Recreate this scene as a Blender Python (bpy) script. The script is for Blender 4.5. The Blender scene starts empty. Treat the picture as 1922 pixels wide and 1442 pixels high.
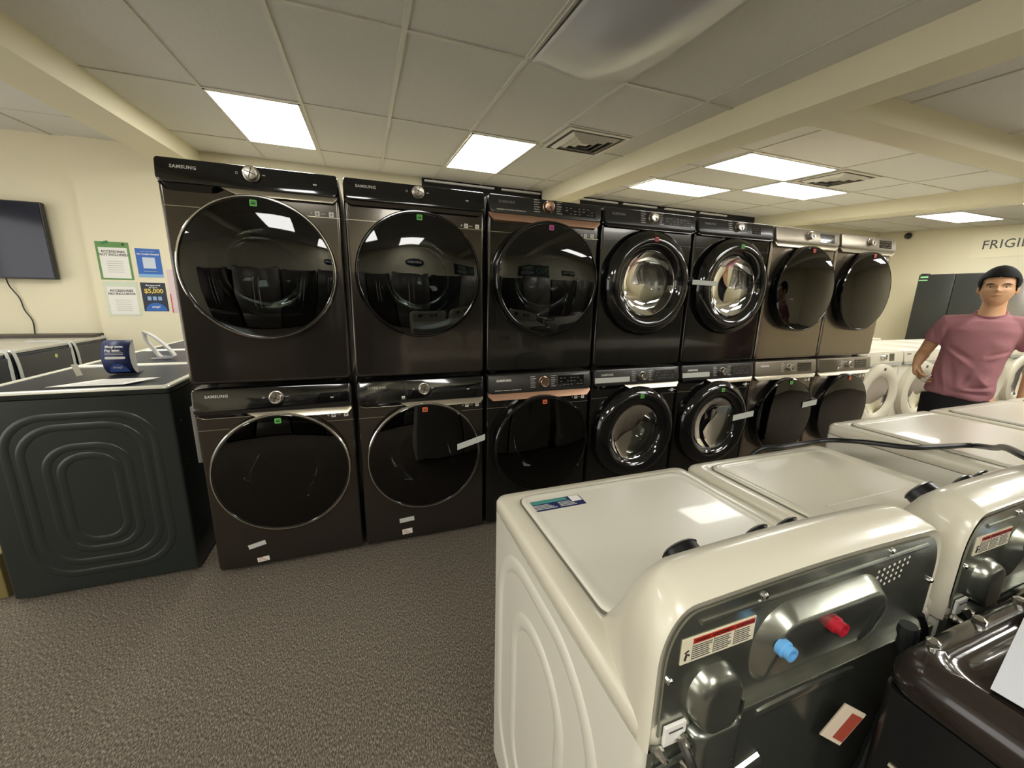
import bpy, bmesh, math, random
from mathutils import Vector, Matrix
R = math.radians
PI = math.pi
S = bpy.context.scene
C = S.collection
random.seed(7)

# ------------------------------------------------------------------ camera
cam_d = bpy.data.cameras.new('camera')
cam = bpy.data.objects.new('camera', cam_d)
C.objects.link(cam)
S.camera = cam
CAM = Vector((0.7782, -2.1493, 1.4258))
YAW, PITCH, ROLL, FPX = R(20.2318), R(12.3543), R(1.1370), 737.24
fw = Vector((math.sin(YAW) * math.cos(PITCH), math.cos(YAW) * math.cos(PITCH), -math.sin(PITCH)))
rt = Vector((math.cos(YAW), -math.sin(YAW), 0))
up = rt.cross(fw)
r2 = math.cos(ROLL) * rt + math.sin(ROLL) * up
u2 = -math.sin(ROLL) * rt + math.cos(ROLL) * up
cam.matrix_world = Matrix(((r2.x, u2.x, -fw.x, CAM.x), (r2.y, u2.y, -fw.y, CAM.y), (r2.z, u2.z, -fw.z, CAM.z), (0, 0, 0, 1)))
cam_d.sensor_fit = 'HORIZONTAL'
cam_d.sensor_width = 36
cam_d.lens = 36 * FPX / 1922
cam_d.clip_start = 0.02

# ------------------------------------------------------------------ world, exposure
W = bpy.data.worlds.new('world')
S.world = W
W.use_nodes = True
W.node_tree.nodes['Background'].inputs[0].default_value = (1.0, 0.97, 0.93, 1)
W.node_tree.nodes['Background'].inputs[1].default_value = 1.6
S.view_settings.view_transform = 'Standard'
S.view_settings.look = 'None'
S.view_settings.gamma = 1
S.view_settings.use_curve_mapping = False
S.view_settings.exposure = 0.62
LAMP = 12.0           # emission of the ceiling panels

# ------------------------------------------------------------------ materials
def srgb(r, g, b):
    f = lambda c: (c / 255 / 12.92) if c / 255 <= 0.04045 else ((c / 255 + 0.055) / 1.055) ** 2.4
    return (f(r), f(g), f(b), 1)

MATS = {}
def mat(name, col=(200, 200, 200), rough=0.5, metal=0.0, coat=0.0, spec=0.5, emit=0.0, bump=None, vary=None, lin=None, aniso=0):
    """bump=(scale,strength,dist)  vary=(scale, other colour, detail)"""
    if name in MATS: return MATS[name]
    m = bpy.data.materials.new(name)
    m.use_nodes = True
    nt = m.node_tree
    b = nt.nodes['Principled BSDF']
    c = lin if lin else srgb(*col)
    b.inputs['Base Color'].default_value = c
    b.inputs['Roughness'].default_value = rough
    b.inputs['Metallic'].default_value = metal
    b.inputs['Specular IOR Level'].default_value = spec
    b.inputs['Coat Weight'].default_value = coat
    b.inputs['Coat Roughness'].default_value = 0.04
    if emit:
        b.inputs['Emission Color'].default_value = c
        b.inputs['Emission Strength'].default_value = emit
    tc = nt.nodes.new('ShaderNodeTexCoord')
    if vary:
        n = nt.nodes.new('ShaderNodeTexNoise')
        n.inputs['Scale'].default_value = vary[0]
        n.inputs['Detail'].default_value = vary[2] if len(vary) > 2 else 3
        cr = nt.nodes.new('ShaderNodeValToRGB')
        cr.color_ramp.elements[0].position = 0.36
        cr.color_ramp.elements[1].position = 0.64
        cr.color_ramp.elements[0].color = c
        cr.color_ramp.elements[1].color = srgb(*vary[1])
        nt.links.new(tc.outputs['Object'], n.inputs['Vector'])
        nt.links.new(n.outputs['Fac'], cr.inputs['Fac'])
        nt.links.new(cr.outputs['Color'], b.inputs['Base Color'])
    if bump:
        n = nt.nodes.new('ShaderNodeTexNoise')
        n.inputs['Scale'].default_value = bump[0]
        n.inputs['Detail'].default_value = 4
        bp = nt.nodes.new('ShaderNodeBump')
        bp.inputs['Strength'].default_value = bump[1]
        bp.inputs['Distance'].default_value = bump[2]
        nt.links.new(tc.outputs['Object'], n.inputs['Vector'])
        nt.links.new(n.outputs['Fac'], bp.inputs['Height'])
        nt.links.new(bp.outputs['Normal'], b.inputs['Normal'])
    MATS[name] = m
    return m

def glass(name, tint, rough=0.02, base=0.0):
    if name in MATS: return MATS[name]
    m = bpy.data.materials.new(name)
    m.use_nodes = True
    nt = m.node_tree
    nt.nodes.clear()
    out = nt.nodes.new('ShaderNodeOutputMaterial')
    mx = nt.nodes.new('ShaderNodeMixShader')
    tr = nt.nodes.new('ShaderNodeBsdfTransparent')
    gl = nt.nodes.new('ShaderNodeBsdfGlossy')
    fr = nt.nodes.new('ShaderNodeFresnel')
    fr.inputs['IOR'].default_value = 1.55
    ad = nt.nodes.new('ShaderNodeMath')
    ad.inputs[1].default_value = base
    ad.use_clamp = True
    tr.inputs[0].default_value = (*tint, 1)
    gl.inputs['Roughness'].default_value = rough
    gl.inputs[0].default_value = (1, 1, 1, 1)
    nt.links.new(fr.outputs[0], ad.inputs[0])
    nt.links.new(ad.outputs[0], mx.inputs[0])
    nt.links.new(tr.outputs[0], mx.inputs[1])
    nt.links.new(gl.outputs[0], mx.inputs[2])
    nt.links.new(mx.outputs[0], out.inputs[0])
    MATS[name] = m
    return m

cream = mat('cream_paint', (228, 220, 190), 0.6, bump=(60, 0.05, 0.002))
beam_m = mat('beam_paint', (226, 219, 190), 0.6, bump=(40, 0.05, 0.002))
tile_m = mat('ceiling_tile', (222, 220, 212), 0.9, bump=(240, 0.2, 0.002), vary=(150, (214, 212, 205), 5))
grid_m = mat('ceiling_grid_metal', (205, 202, 190), 0.45)
grid_dark = mat('ceiling_gap', (70, 68, 60), 0.8)
lamp_m = mat('lamp_diffuser', lin=(1.0, 0.985, 0.93, 1), rough=0.5, emit=LAMP)
white_m = mat('white_enamel', (216, 212, 196), 0.3, coat=0.22, bump=(90, .04, .001))
whiteb_m = mat('white_plastic', (212, 206, 186), 0.3, coat=0.3)
black_m = mat('black_gloss', (10, 11, 13), 0.08, coat=0.6)
blackp_m = mat('black_plastic', (16, 16, 17), 0.35)
rubber_m = mat('grey_rubber', (34, 35, 36), 0.5)
bss_m = mat('black_stainless', (82, 77, 71), 0.15, metal=0.85, coat=0.3)
bss2_m = mat('dark_black_stainless', (54, 53, 50), 0.13, metal=0.8, coat=0.35)
plat_m = mat('platinum_stainless', (150, 140, 126), 0.24, metal=0.9, coat=0.1)
platp_m = mat('platinum_panel', (142, 134, 120), 0.34, metal=0.7)
panel_dk = mat('charcoal_panel', (52, 51, 49), 0.3, metal=0.3, coat=0.2)
bronze_m = mat('bronze_trim', (190, 150, 124), 0.32, metal=0.6)
chrome_m = mat('chrome', (225, 224, 218), 0.12, metal=1.0)
knob_m = mat('brushed_knob', (205, 200, 190), 0.28, metal=1.0)
silver_m = mat('silver_trim', (176, 168, 148), 0.25, metal=0.75)
drum_m = mat('drum_steel', (122, 126, 128), 0.35, metal=0.6, vary=(25, (96, 99, 101), 4))
drumd_m = mat('drum_grey', (92, 98, 96), 0.45, metal=0.2)
galv_m = mat('galvanized_steel', (166, 168, 156), 0.24, metal=0.88, bump=(16, 0.1, 0.003), vary=(11, (140, 143, 132), 5))
galv2_m = mat('dark_steel', (134, 137, 128), 0.28, metal=0.85, bump=(12, 0.1, 0.004))
letter_m = mat('pale_lettering', (196, 194, 186), 0.4)
letterd_m = mat('dark_lettering', (70, 72, 74), 0.5)
ink_m = mat('printed_ink', (60, 60, 62), 0.6)
paper_m = mat('white_paper', (232, 230, 222), 0.7)
tape_m = mat('frosted_tape', (196, 200, 192), 0.4, coat=0.2)
green_m = mat('green_sticker', (104, 190, 84), 0.5)
orange_m = mat('orange_sticker', (228, 110, 60), 0.5)
red_m = mat('red_sticker', (216, 84, 76), 0.5)
pink_m = mat('magenta_sticker', (196, 84, 160), 0.5)
navy_m = mat('navy_print', (24, 38, 84), 0.5)
blue_m = mat('blue_print', (44, 100, 180), 0.5)
teal_m = mat('teal_print', (70, 140, 132), 0.5)
dgreen_m = mat('dark_appliance_paint', (36, 42, 40), 0.34, coat=0.15, bump=(300, 0.08, 0.0006))
glass_dk = glass('dark_door_glass', (0.16, 0.18, 0.175))
glass_vd = glass('black_door_glass', (0.05, 0.055, 0.055))
glass_cl = glass('clear_door_glass', (0.72, 0.74, 0.7), base=0.05)
glass_pl = glass('clear_film', (0.9, 0.9, 0.88), rough=0.08, base=0.02)

# ------------------------------------------------------------------ mesh tools
def rr(x0, x1, z0, z1, r, seg=5):
    pts = []
    r = min(r, (x1 - x0) / 2 - 1e-5, (z1 - z0) / 2 - 1e-5)
    for cx, cz, a0 in ((x1 - r, z1 - r, 0), (x0 + r, z1 - r, 90), (x0 + r, z0 + r, 180), (x1 - r, z0 + r, 270)):
        for i in range(seg + 1):
            a = R(a0 + 90 * i / seg)
            pts.append((cx + r * math.cos(a), cz + r * math.sin(a)))
    return pts

def circ(n, r, cx=0, cz=0, ph=0):
    return [(cx + r * math.cos(2 * PI * i / n + ph), cz + r * math.sin(2 * PI * i / n + ph)) for i in range(n)]

class MB:
    def __init__(s): s.bm = bmesh.new()
    def loft(s, loops, c0=False, c1=False, closed=True):
        bm = s.bm
        L = [[bm.verts.new(p) for p in lp] for lp in loops]
        n = len(L[0])
        for a, b in zip(L, L[1:]):
            for i in range(n if closed else n - 1):
                j = (i + 1) % n
                try: bm.faces.new((a[i], a[j], b[j], b[i]))
                except ValueError: pass
        if c0: bm.faces.new(L[0])
        if c1: bm.faces.new(list(reversed(L[-1])))
        return s
    def box(s, x0, x1, y0, y1, z0, z1, bev=0.0, seg=2, M=None):
        r = bmesh.ops.create_cube(s.bm, size=1)
        vs = r['verts']
        for v in vs:
            v.co = Vector(((x0 + x1) / 2 + v.co.x * (x1 - x0), (y0 + y1) / 2 + v.co.y * (y1 - y0), (z0 + z1) / 2 + v.co.z * (z1 - z0)))
        if bev > 0:
            es = list({e for v in vs for e in v.link_edges})
            r2_ = bmesh.ops.bevel(s.bm, geom=es, offset=bev, segments=seg, profile=0.5, affect='EDGES')
            vs = list({v for v in r2_['verts']} | {v for f in r2_['faces'] for v in f.verts})
        if M is not None:
            allv = set(vs)
            for v in list(vs):
                for f in v.link_faces: allv.update(f.verts)
            for v in allv: v.co = M @ v.co
        return s
    def lathe_y(s, prof, cx=0, cz=0, n=64, c1=False, c0=False):
        return s.loft([[(cx + r * math.cos(2 * PI * i / n), y, cz + r * math.sin(2 * PI * i / n)) for i in range(n)] for r, y in prof], c0=c0, c1=c1)
    def lathe_z(s, prof, cx=0, cy=0, n=32, c0=True, c1=True):
        return s.loft([[(cx + r * math.cos(2 * PI * i / n), cy + r * math.sin(2 * PI * i / n), z) for i in range(n)] for r, z in prof], c0=c0, c1=c1)
    def slab_xz(s, pts, y0, y1, bev=0.0):
        """closed outline in x,z extruded from y0 (back) to y1 (front, smaller y)"""
        if bev > 0:
            cx = sum(p[0] for p in pts) / len(pts); cz = sum(p[1] for p in pts) / len(pts)
            ins = []
            hx = max(abs(p[0] - cx) for p in pts); hz = max(abs(p[1] - cz) for p in pts)
            ins = [(cx + (p[0] - cx) * (1 - bev / hx), cz + (p[1] - cz) * (1 - bev / hz)) for p in pts]
            sg = -1 if y1 < y0 else 1
            mid = [(cx + (p[0] - cx) * (1 - 0.3 * bev / hx), cz + (p[1] - cz) * (1 - 0.3 * bev / hz)) for p in pts]
            return s.loft([[(x, y0, z) for x, z in pts], [(x, y1 - sg * bev, z) for x, z in pts], [(x, y1 - sg * bev * .3, z) for x, z in mid], [(x, y1, z) for x, z in ins]], True, True)
        return s.loft([[(x, y0, z) for x, z in pts], [(x, y1, z) for x, z in pts]], True, True)
    def tube(s, pts, r, n=8, flat=None, caps=True):
        pts = [Vector(p) for p in pts]
        loops = []
        prev = None
        for i, p in enumerate(pts):
            t = (pts[min(i + 1, len(pts) - 1)] - pts[max(i - 1, 0)]).normalized()
            if prev is None:
                a = Vector((0, 0, 1)) if abs(t.z) < 0.9 else Vector((1, 0, 0))
                prev = t.cross(a).normalized()
            prev = (prev - t * prev.dot(t)).normalized()
            b = t.cross(prev)
            rr_ = r[i] if isinstance(r, (list, tuple)) else r
            lp = []
            for k in range(n):
                o = (prev * math.cos(2 * PI * k / n) + b * math.sin(2 * PI * k / n)) * rr_
                if flat: o = Vector((o.x * flat[0], o.y * flat[1], o.z * flat[2]))
                lp.append(p + o)
            loops.append(lp)
        return s.loft(loops, caps, caps)
    def make(s, name, m, parent=None, smooth=True, angle=35):
        me = bpy.data.meshes.new(name)
        bmesh.ops.recalc_face_normals(s.bm, faces=s.bm.faces)
        s.bm.to_mesh(me); s.bm.free()
        me.materials.append(m)
        if smooth:
            me.polygons.foreach_set('use_smooth', [True] * len(me.polygons))
            try: me.set_sharp_from_angle(angle=R(angle))
            except Exception: pass
        o = bpy.data.objects.new(name, me)
        C.objects.link(o)
        if parent: o.parent = parent
        return o

def spline(pts, n=8):
    """catmull-rom through points"""
    P = [Vector(p) for p in pts]
    P = [2 * P[0] - P[1]] + P + [2 * P[-1] - P[-2]]
    out = []
    for i in range(1, len(P) - 2):
        for k in range(n):
            t = k / n
            out.append(0.5 * ((2 * P[i]) + (-P[i - 1] + P[i + 1]) * t + (2 * P[i - 1] - 5 * P[i] + 4 * P[i + 1] - P[i + 2]) * t * t + (-P[i - 1] + 3 * P[i] - 3 * P[i + 1] + P[i + 2]) * t ** 3))
    out.append(P[-2])
    return out

def tag(o, label=None, cat=None, group=None, kind=None):
    if label: o['label'] = label
    if cat: o['category'] = cat
    if group: o['group'] = group
    if kind: o['kind'] = kind
    return o

def thing(name, label, cat, loc=(0, 0, 0), rz=0, group=None):
    o = bpy.data.objects.new(name, None)
    o.empty_display_size = 0.05
    C.objects.link(o)
    o.location = loc
    o.rotation_euler = (0, 0, rz)
    return tag(o, label, cat, group)

def struct(o):
    o['kind'] = 'structure'
    return o

def text(name, body, size, m, parent=None, loc=(0, 0, 0), rot=(PI / 2, 0, 0), align='CENTER', depth=0.0006, space=1.0, bold=0.0, sx=1.0):
    cu = bpy.data.curves.new(name, 'FONT')
    cu.body = body; cu.size = size; cu.align_x = align; cu.align_y = 'CENTER'
    cu.extrude = depth; cu.space_character = space; cu.offset = bold; cu.resolution_u = 2
    t = bpy.data.objects.new(name, cu)
    C.objects.link(t)
    bpy.context.view_layer.update()
    me = bpy.data.meshes.new_from_object(t.evaluated_get(bpy.context.evaluated_depsgraph_get()))
    bpy.data.objects.remove(t); bpy.data.curves.remove(cu)
    me.materials.clear(); me.materials.append(m)
    me.name = name
    o = bpy.data.objects.new(name, me)
    C.objects.link(o)
    if parent: o.parent = parent
    o.location = loc; o.rotation_euler = rot; o.scale = (sx, 1, 1)
    return o

# ------------------------------------------------------------------ the room
def zc(y): return 2.65 + 0.06 * max(y, -1.2)
XL, XR, YB, YF = -4.0, 10.6, 3.2, -4.9

fl_m = bpy.data.materials.new('carpet'); fl_m.use_nodes = True
nt = fl_m.node_tree; b = nt.nodes['Principled BSDF']
tc = nt.nodes.new('ShaderNodeTexCoord')
mp = nt.nodes.new('ShaderNodeMapping'); mp.inputs['Scale'].default_value = (1, 0.38, 1); mp.inputs['Rotation'].default_value = (0, 0, R(18))
n1 = nt.nodes.new('ShaderNodeTexNoise'); n1.inputs['Scale'].default_value = 250; n1.inputs['Detail'].default_value = 5
cr = nt.nodes.new('ShaderNodeValToRGB')
e = cr.color_ramp.elements
e[0].position = 0.34; e[0].color = srgb(80, 74, 66)
e[1].position = 0.68; e[1].color = srgb(168, 156, 138)
m_ = cr.color_ramp.elements.new(0.5); m_.color = srgb(112, 103, 92)
n2 = nt.nodes.new('ShaderNodeTexNoise'); n2.inputs['Scale'].default_value = 420; n2.inputs['Detail'].default_value = 2
bp = nt.nodes.new('ShaderNodeBump'); bp.inputs['Strength'].default_value = 0.9; bp.inputs['Distance'].default_value = 0.004
nt.links.new(tc.outputs['Object'], mp.inputs['Vector']); nt.links.new(mp.outputs[0], n1.inputs['Vector'])
nt.links.new(n1.outputs['Fac'], cr.inputs['Fac']); nt.links.new(cr.outputs['Color'], b.inputs['Base Color'])
nt.links.new(tc.outputs['Object'], n2.inputs['Vector']); nt.links.new(n2.outputs['Fac'], bp.inputs['Height'])
nt.links.new(bp.outputs['Normal'], b.inputs['Normal']); b.inputs['Roughness'].default_value = 1.0
b.inputs['Specular IOR Level'].default_value = 0.1
struct(MB().box(XL, XR, YF, YB, -0.1, 0).make('floor', fl_m, smooth=False))

struct(MB().box(XL - .1, XR + .1, YB, YB + .1, -0.1, 3.1).make('wall_back', cream, smooth=False))
struct(MB().box(XL - .1, XR + .1, YF - .1, YF, -0.1, 3.1).make('wall_front', cream, smooth=False))
wl_ = MB()
wl_.box(XL - .1, XL, YF, YB, -0.1, .35); wl_.box(XL - .1, XL, YF, YB, 2.42, 3.1); wl_.box(XL - .1, XL, 2.2, YB, .35, 2.42); wl_.box(XL - .1, XL, YF, YF + .3, .35, 2.42)
struct(wl_.make('wall_left', cream, smooth=False))      # large opening added outside the view to let daylight in
wf_ = MB()
for yy in (-4.6, -2.9, -1.2, .5, 2.18): wf_.box(XL - .07, XL - .03, yy, yy + .05, .35, 2.42)
struct(wf_.make('window_3', cream, smooth=False))  # bars of the added daylight opening
struct(MB().box(XR, XR + .1, YF, YB, -0.1, 3.1).make('wall_right', cream, smooth=False))
# ceiling slab (slopes gently up towards the back wall)
mb = MB()
ys = [YF, -1.2, YB]
mb.loft([[(XL, y, zc(y)) for y in ys] + [(XL, y, zc(y) + .1) for y in reversed(ys)], [(XR, y, zc(y)) for y in ys] + [(XR, y, zc(y) + .1) for y in reversed(ys)]], True, True)
struct(mb.make('ceiling', tile_m, smooth=False))

def cbox(mb, x0, x1, y0, y1, d0, d1):
    """box hanging from the sloping ceiling between depths d0..d1 below it"""
    yy = [y0] + ([-1.2] if y0 < -1.2 < y1 else []) + [y1]
    mb.loft([[(x0, y, zc(y) - d0), (x1, y, zc(y) - d0), (x1, y, zc(y) - d1), (x0, y, zc(y) - d1)] for y in yy], True, True)
    return mb
# T-bar grid of the two bays
g = MB()
LX = [-1.33 - .59 * 3, -1.33 - .59 * 2, -1.92, -1.33, -0.16, 0.43, 1.02, 1.64, 2.25, 2.86]
LY = [-4.7, -3.5, -2.3, -1.12, 0.07, 1.27, 2.47]
for x in LX: cbox(g, x - .012, x + .012, YF, YB, -0.002, 0.006)
for y in LY:
    cbox(g, XL, -1.08, y - .012, y + .012, -0.002, 0.0055)
    cbox(g, -.75, 3.08, y - .012, y + .012, -0.002, 0.0055)
RX = [3.94, 5.09, 6.22, 8.6, 9.8]
RY = [-4.0, -3.43, -2.86, -2.29, -1.72, -1.15, .05, .62, 1.19, 1.75, 2.3, 2.87]
for x in RX: cbox(g, x - .012, x + .012, YF, YB, -0.002, 0.006)
for y in RY: cbox(g, 3.33, 10.6, y - .012, y + .012, -0.002, 0.0055)
cbox(g, 2.25, 2.86, .78, .80, -0.002, 0.0055)
struct(g.make('trim_1', grid_m, smooth=False))
struct(cbox(MB(), -1.08, -.75, YF, YB, -0.01, .16).make('trim_2', beam_m, smooth=False))
struct(cbox(MB(), 3.08, 3.33, YF, YB, -0.01, .16).make('trim_3', beam_m, smooth=False))
struct(cbox(MB(), 3.33, 7.05, -.45, -.25, -0.01, .15).make('trim_4', beam_m, smooth=False))
struct(cbox(MB(), 7.05, 7.35, YF, YB, -0.01, .16).make('trim_5', beam_m, smooth=False))
# wall post where the beam lands, wall step at the left
struct(MB().box(3.08, 3.66, 3.08, YB, 0, 2.845).make('trim_6', beam_m, smooth=False))
struct(MB().box(-1.80, 1.50, 3.15, YB, 0, 2.845).make('trim_7', cream, smooth=False))
# dark window head with reflections under the ceiling put in as pale bars
struct(MB().box(1.50, 3.08, 3.13, YB, 2.3, 2.838).make('window_1', mat('window_dark', (26, 26, 28), 0.15), smooth=False))
struct(MB().box(3.66, 7.05, 3.13, YB, 2.3, 2.838).make('window_2', MATS['window_dark'], smooth=False))
mb = MB()
for a, b_ in ((1.53, 2.42), (2.52, 3.07), (3.68, 4.3), (4.4, 5.0), (5.15, 5.75), (5.85, 6.4)):
    mb.box(a, b_, 3.10, 3.14, 2.795, 2.815)
struct(mb.make('trim_8', mat('pale_rail', (244, 243, 238), 0.3, coat=.5), smooth=False))
struct(MB().box(XL, XR, 3.13, 3.15, 0, .1).make('baseboard_back', mat('baseboard_vinyl', (60, 54, 48), .6), smooth=False))

# ------------------------------------------------------------------ ceiling lights and vents
def light_panel(x0, x1, y0, y1, label, on=True, group='recessed ceiling light panels'):
    cx, cy = (x0 + x1) / 2, (y0 + y1) / 2
    t = thing('ceiling_light', label, 'ceiling light', (cx, cy, zc(cy)), 0, group)
    sl = 0.06 if cy > -1.2 else 0
    def P(x, y, d): return (x - cx, y - cy, sl * (y - cy) - d)
    f = MB()
    for a in ((x0, x1, y0, y0 + .015), (x0, x1, y1 - .015, y1), (x0, x0 + .015, y0, y1), (x1 - .015, x1, y0, y1)):
        f.loft([[P(a[0], a[2], .003), P(a[1], a[2], .003), P(a[1], a[2], .01), P(a[0], a[2], .01)], [P(a[0], a[3], .003), P(a[1], a[3], .003), P(a[1], a[3], .01), P(a[0], a[3], .01)]], True, True)
    f.make('light_frame', grid_m, t, smooth=False)
    d = MB()
    d.loft([[P(x0 + .012, y0 + .012, .003), P(x1 - .012, y0 + .012, .003), P(x1 - .012, y0 + .012, .008), P(x0 + .012, y0 + .012, .008)],
            [P(x0 + .012, y1 - .012, .003), P(x1 - .012, y1 - .012, .003), P(x1 - .012, y1 - .012, .008), P(x0 + .012, y1 - .012, .008)]], True, True)
    d.make('diffuser', lamp_m, t, smooth=False)
    return t
light_panel(-.15, .42, 1.29, 2.46, 'bright ceiling panel above the leftmost dryer stack')
light_panel(1.66, 2.24, 1.29, 2.46, 'bright ceiling panel left of the square air vent by the beam')
light_panel(3.95, 5.08, .64, 1.18, 'nearest of the three bright panels clustered right of the beam')
light_panel(3.88, 5.0, 1.77, 2.29, 'bright panel farthest left in the cluster beyond the beam')
light_panel(5.1, 6.2, 1.2, 1.74, 'bright panel at the far right of the cluster of three')
light_panel(8.62, 9.78, 1.2, 1.74, 'bright ceiling panel near the wall with the large dark lettering')
# unseen panels over the shop; those past the right edge added as fill
k = 0
for x0, x1, y0, y1, w_ in ((-.15, .42, -3.48, -2.31, 'left'), (1.04, 1.63, -4.68, -3.51, 'middle'), (3.95, 5.08, -2.28, -1.73, 'right, near'), (5.1, 6.2, -3.42, -2.87, 'right, far'), (3.95, 5.08, -3.99, -3.44, 'right, rearmost'), (-2.5, -1.93, -3.48, -2.31, 'far left'), (8.62, 9.78, -2.28, -1.73, 'far right'), (7.45, 8.58, -1.13, -.58, '#outside the right edge of the photo, towards the aisle'), (7.45, 8.58, .07, .60, '#outside the right edge of the photo, above the white row'), (5.1, 6.2, -1.70, -1.17, 'over the aisle'), (-1.9, -1.34, 0.09, 1.26, 'left aisle')):
    light_panel(x0, x1, y0, y1, ('bright ceiling panel ' + w_[1:]) if w_[0] == '#' else 'bright ceiling panel over the shop floor behind the camera, %s' % w_ if w_ != 'left aisle' else 'bright ceiling panel over the left aisle, outside the view')

# sagging unlit panel
t = thing('ceiling_light', 'unlit grey ceiling panel sagging out of its frame at the top of the photo', 'ceiling light', (1.97, -.52, zc(-.52)), 0)
cx, cy = 1.97, -.52
def sag(u, v):   # u along x, v along y, 0..1
    x = 1.66 + .57 * u; y = -1.1 + 1.15 * v
    s_ = 0.012 + 0.055 * math.sin(PI * min(1, v * 1.0)) ** 0.6 * (0.25 + 0.75 * math.sin(PI * u / 1.25) ** 1.2) + 0.03 * math.sin(PI * u) ** 1.5
    return (x - cx, y - cy, 0.06 * (y - cy) - s_)
mb = MB()
NU, NV = 16, 24
mb.loft([[sag(i / NU, j / NV) for i in range(NU + 1)] for j in range(NV + 1)], closed=False)
o = mb.make('diffuser', mat('unlit_diffuser', (176, 176, 176), 0.28, coat=.2), t)
md = o.modifiers.new('thick', 'SOLIDIFY'); md.thickness = 0.004; md.offset = 1
mb = MB()
for a in ((1.645, 2.245, -1.115, -1.10), (1.645, 2.245, .05, .065), (1.645, 1.66, -1.115, .065), (2.23, 2.245, -1.115, .065)):
    mb.loft([[(a[0] - cx, a[2] - cy, .06 * (a[2] - cy) - .003), (a[1] - cx, a[2] - cy, .06 * (a[2] - cy) - .003), (a[1] - cx, a[2] - cy, .06 * (a[2] - cy) - .012), (a[0] - cx, a[2] - cy, .06 * (a[2] - cy) - .012)],
             [(a[0] - cx, a[3] - cy, .06 * (a[3] - cy) - .003), (a[1] - cx, a[3] - cy, .06 * (a[3] - cy) - .003), (a[1] - cx, a[3] - cy, .06 * (a[3] - cy) - .012), (a[0] - cx, a[3] - cy, .06 * (a[3] - cy) - .012)]], True, True)
mb.make('light_frame', grid_m, t, smooth=False)

vent_m = mat('vent_paint', (206, 202, 188), 0.4)
ventd_m = mat('vent_inside', (58, 52, 44), 0.6)
def vent(cx, cy, w, label):
    t = thing('ceiling_vent', label, 'ceiling vent', (cx, cy, zc(cy)), 0, 'square ceiling air vents')
    def sq(h, d): return [(sx * h, sy * h, 0.06 * sy * h - d) for sx, sy in ((-1, -1), (1, -1), (1, 1), (-1, 1))]
    h = w / 2
    MB().loft([sq(h - .01, .003), sq(h - .01, .006)], True, True).make('backing', ventd_m, t, smooth=False)
    MB().loft([sq(h, .003), sq(h, .012), sq(h - .03, .014), sq(h - .03, .004)]).make('vent_frame', vent_m, t, smooth=False)
    for k_, s_ in enumerate((.78, .56, .34)):
        MB().loft([sq(h * s_, .012), sq(h * s_, .014), sq(h * (s_ - .13), .034), sq(h * (s_ - .13), .031)]).make('louver', vent_m, t, smooth=False)
    MB().loft([sq(h * .14, .012), sq(h * .14, .02)], True, True).make('centre_plate', vent_m, t, smooth=False)
    return t
vent(2.57, 1.08, .55, 'square louvred air vent between the ceiling panel and the long beam')
vent(5.42, .88, .54, 'square louvred air vent right of the cluster of three bright panels')

# security camera on the right wall
t = thing('security_camera', 'small dark dome security camera high on the wall near the corner', 'security camera', (XR, 2.72, 2.73))
MB().loft([[(-.0 , .07 * math.cos(a), .07 * math.sin(a)) for a in [2 * PI * i / 24 for i in range(24)]], [(-.03, .07 * math.cos(a), .07 * math.sin(a)) for a in [2 * PI * i / 24 for i in range(24)]]], True, True).make('mount', whiteb_m, t)
MB().loft([[(-.03 - .06 * math.sin(q), .06 * math.cos(q) * math.cos(a), .06 * math.cos(q) * math.sin(a)) for a in [2 * PI * i / 24 for i in range(24)]] for q in (0, .4, .8, 1.2, 1.5)], False, True).make('dome', black_m, t)

# large dark letters on the right wall
t = thing('wall_lettering', 'large dark word on a pale strip on the right wall', 'wall sign', (XR, 1.70, 2.44))
MB().box(-.006, 0, -1.45, .12, -.2, .2).make('backing_strip', mat('pale_strip', (232, 224, 192), .5), t, smooth=False)
text('lettering', 'FRIGIDAIRE', 0.20, letterd_m, t, (-.008, 0, 0), (PI / 2, 0, -PI / 2), 'LEFT', 0.002, 1.04, sx=.9)

# ------------------------------------------------------------------ front-loading laundry machines
MW, MH, MD = 0.688, 0.957, 0.80
DOOR = {   # outer radius, window radius, depth profile kind
    'flat': (0.312, 0.205), 'rim': (0.312, 0.205), 'ring': (0.325, 0.196), 'white': (0.315, 0.19)}

def printed(mb, x0, x1, z, h, y, n=1):
    """short printed word as a raised dash"""
    mb.box(x0, x1, y - .0008, y, z, z + h)

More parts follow.
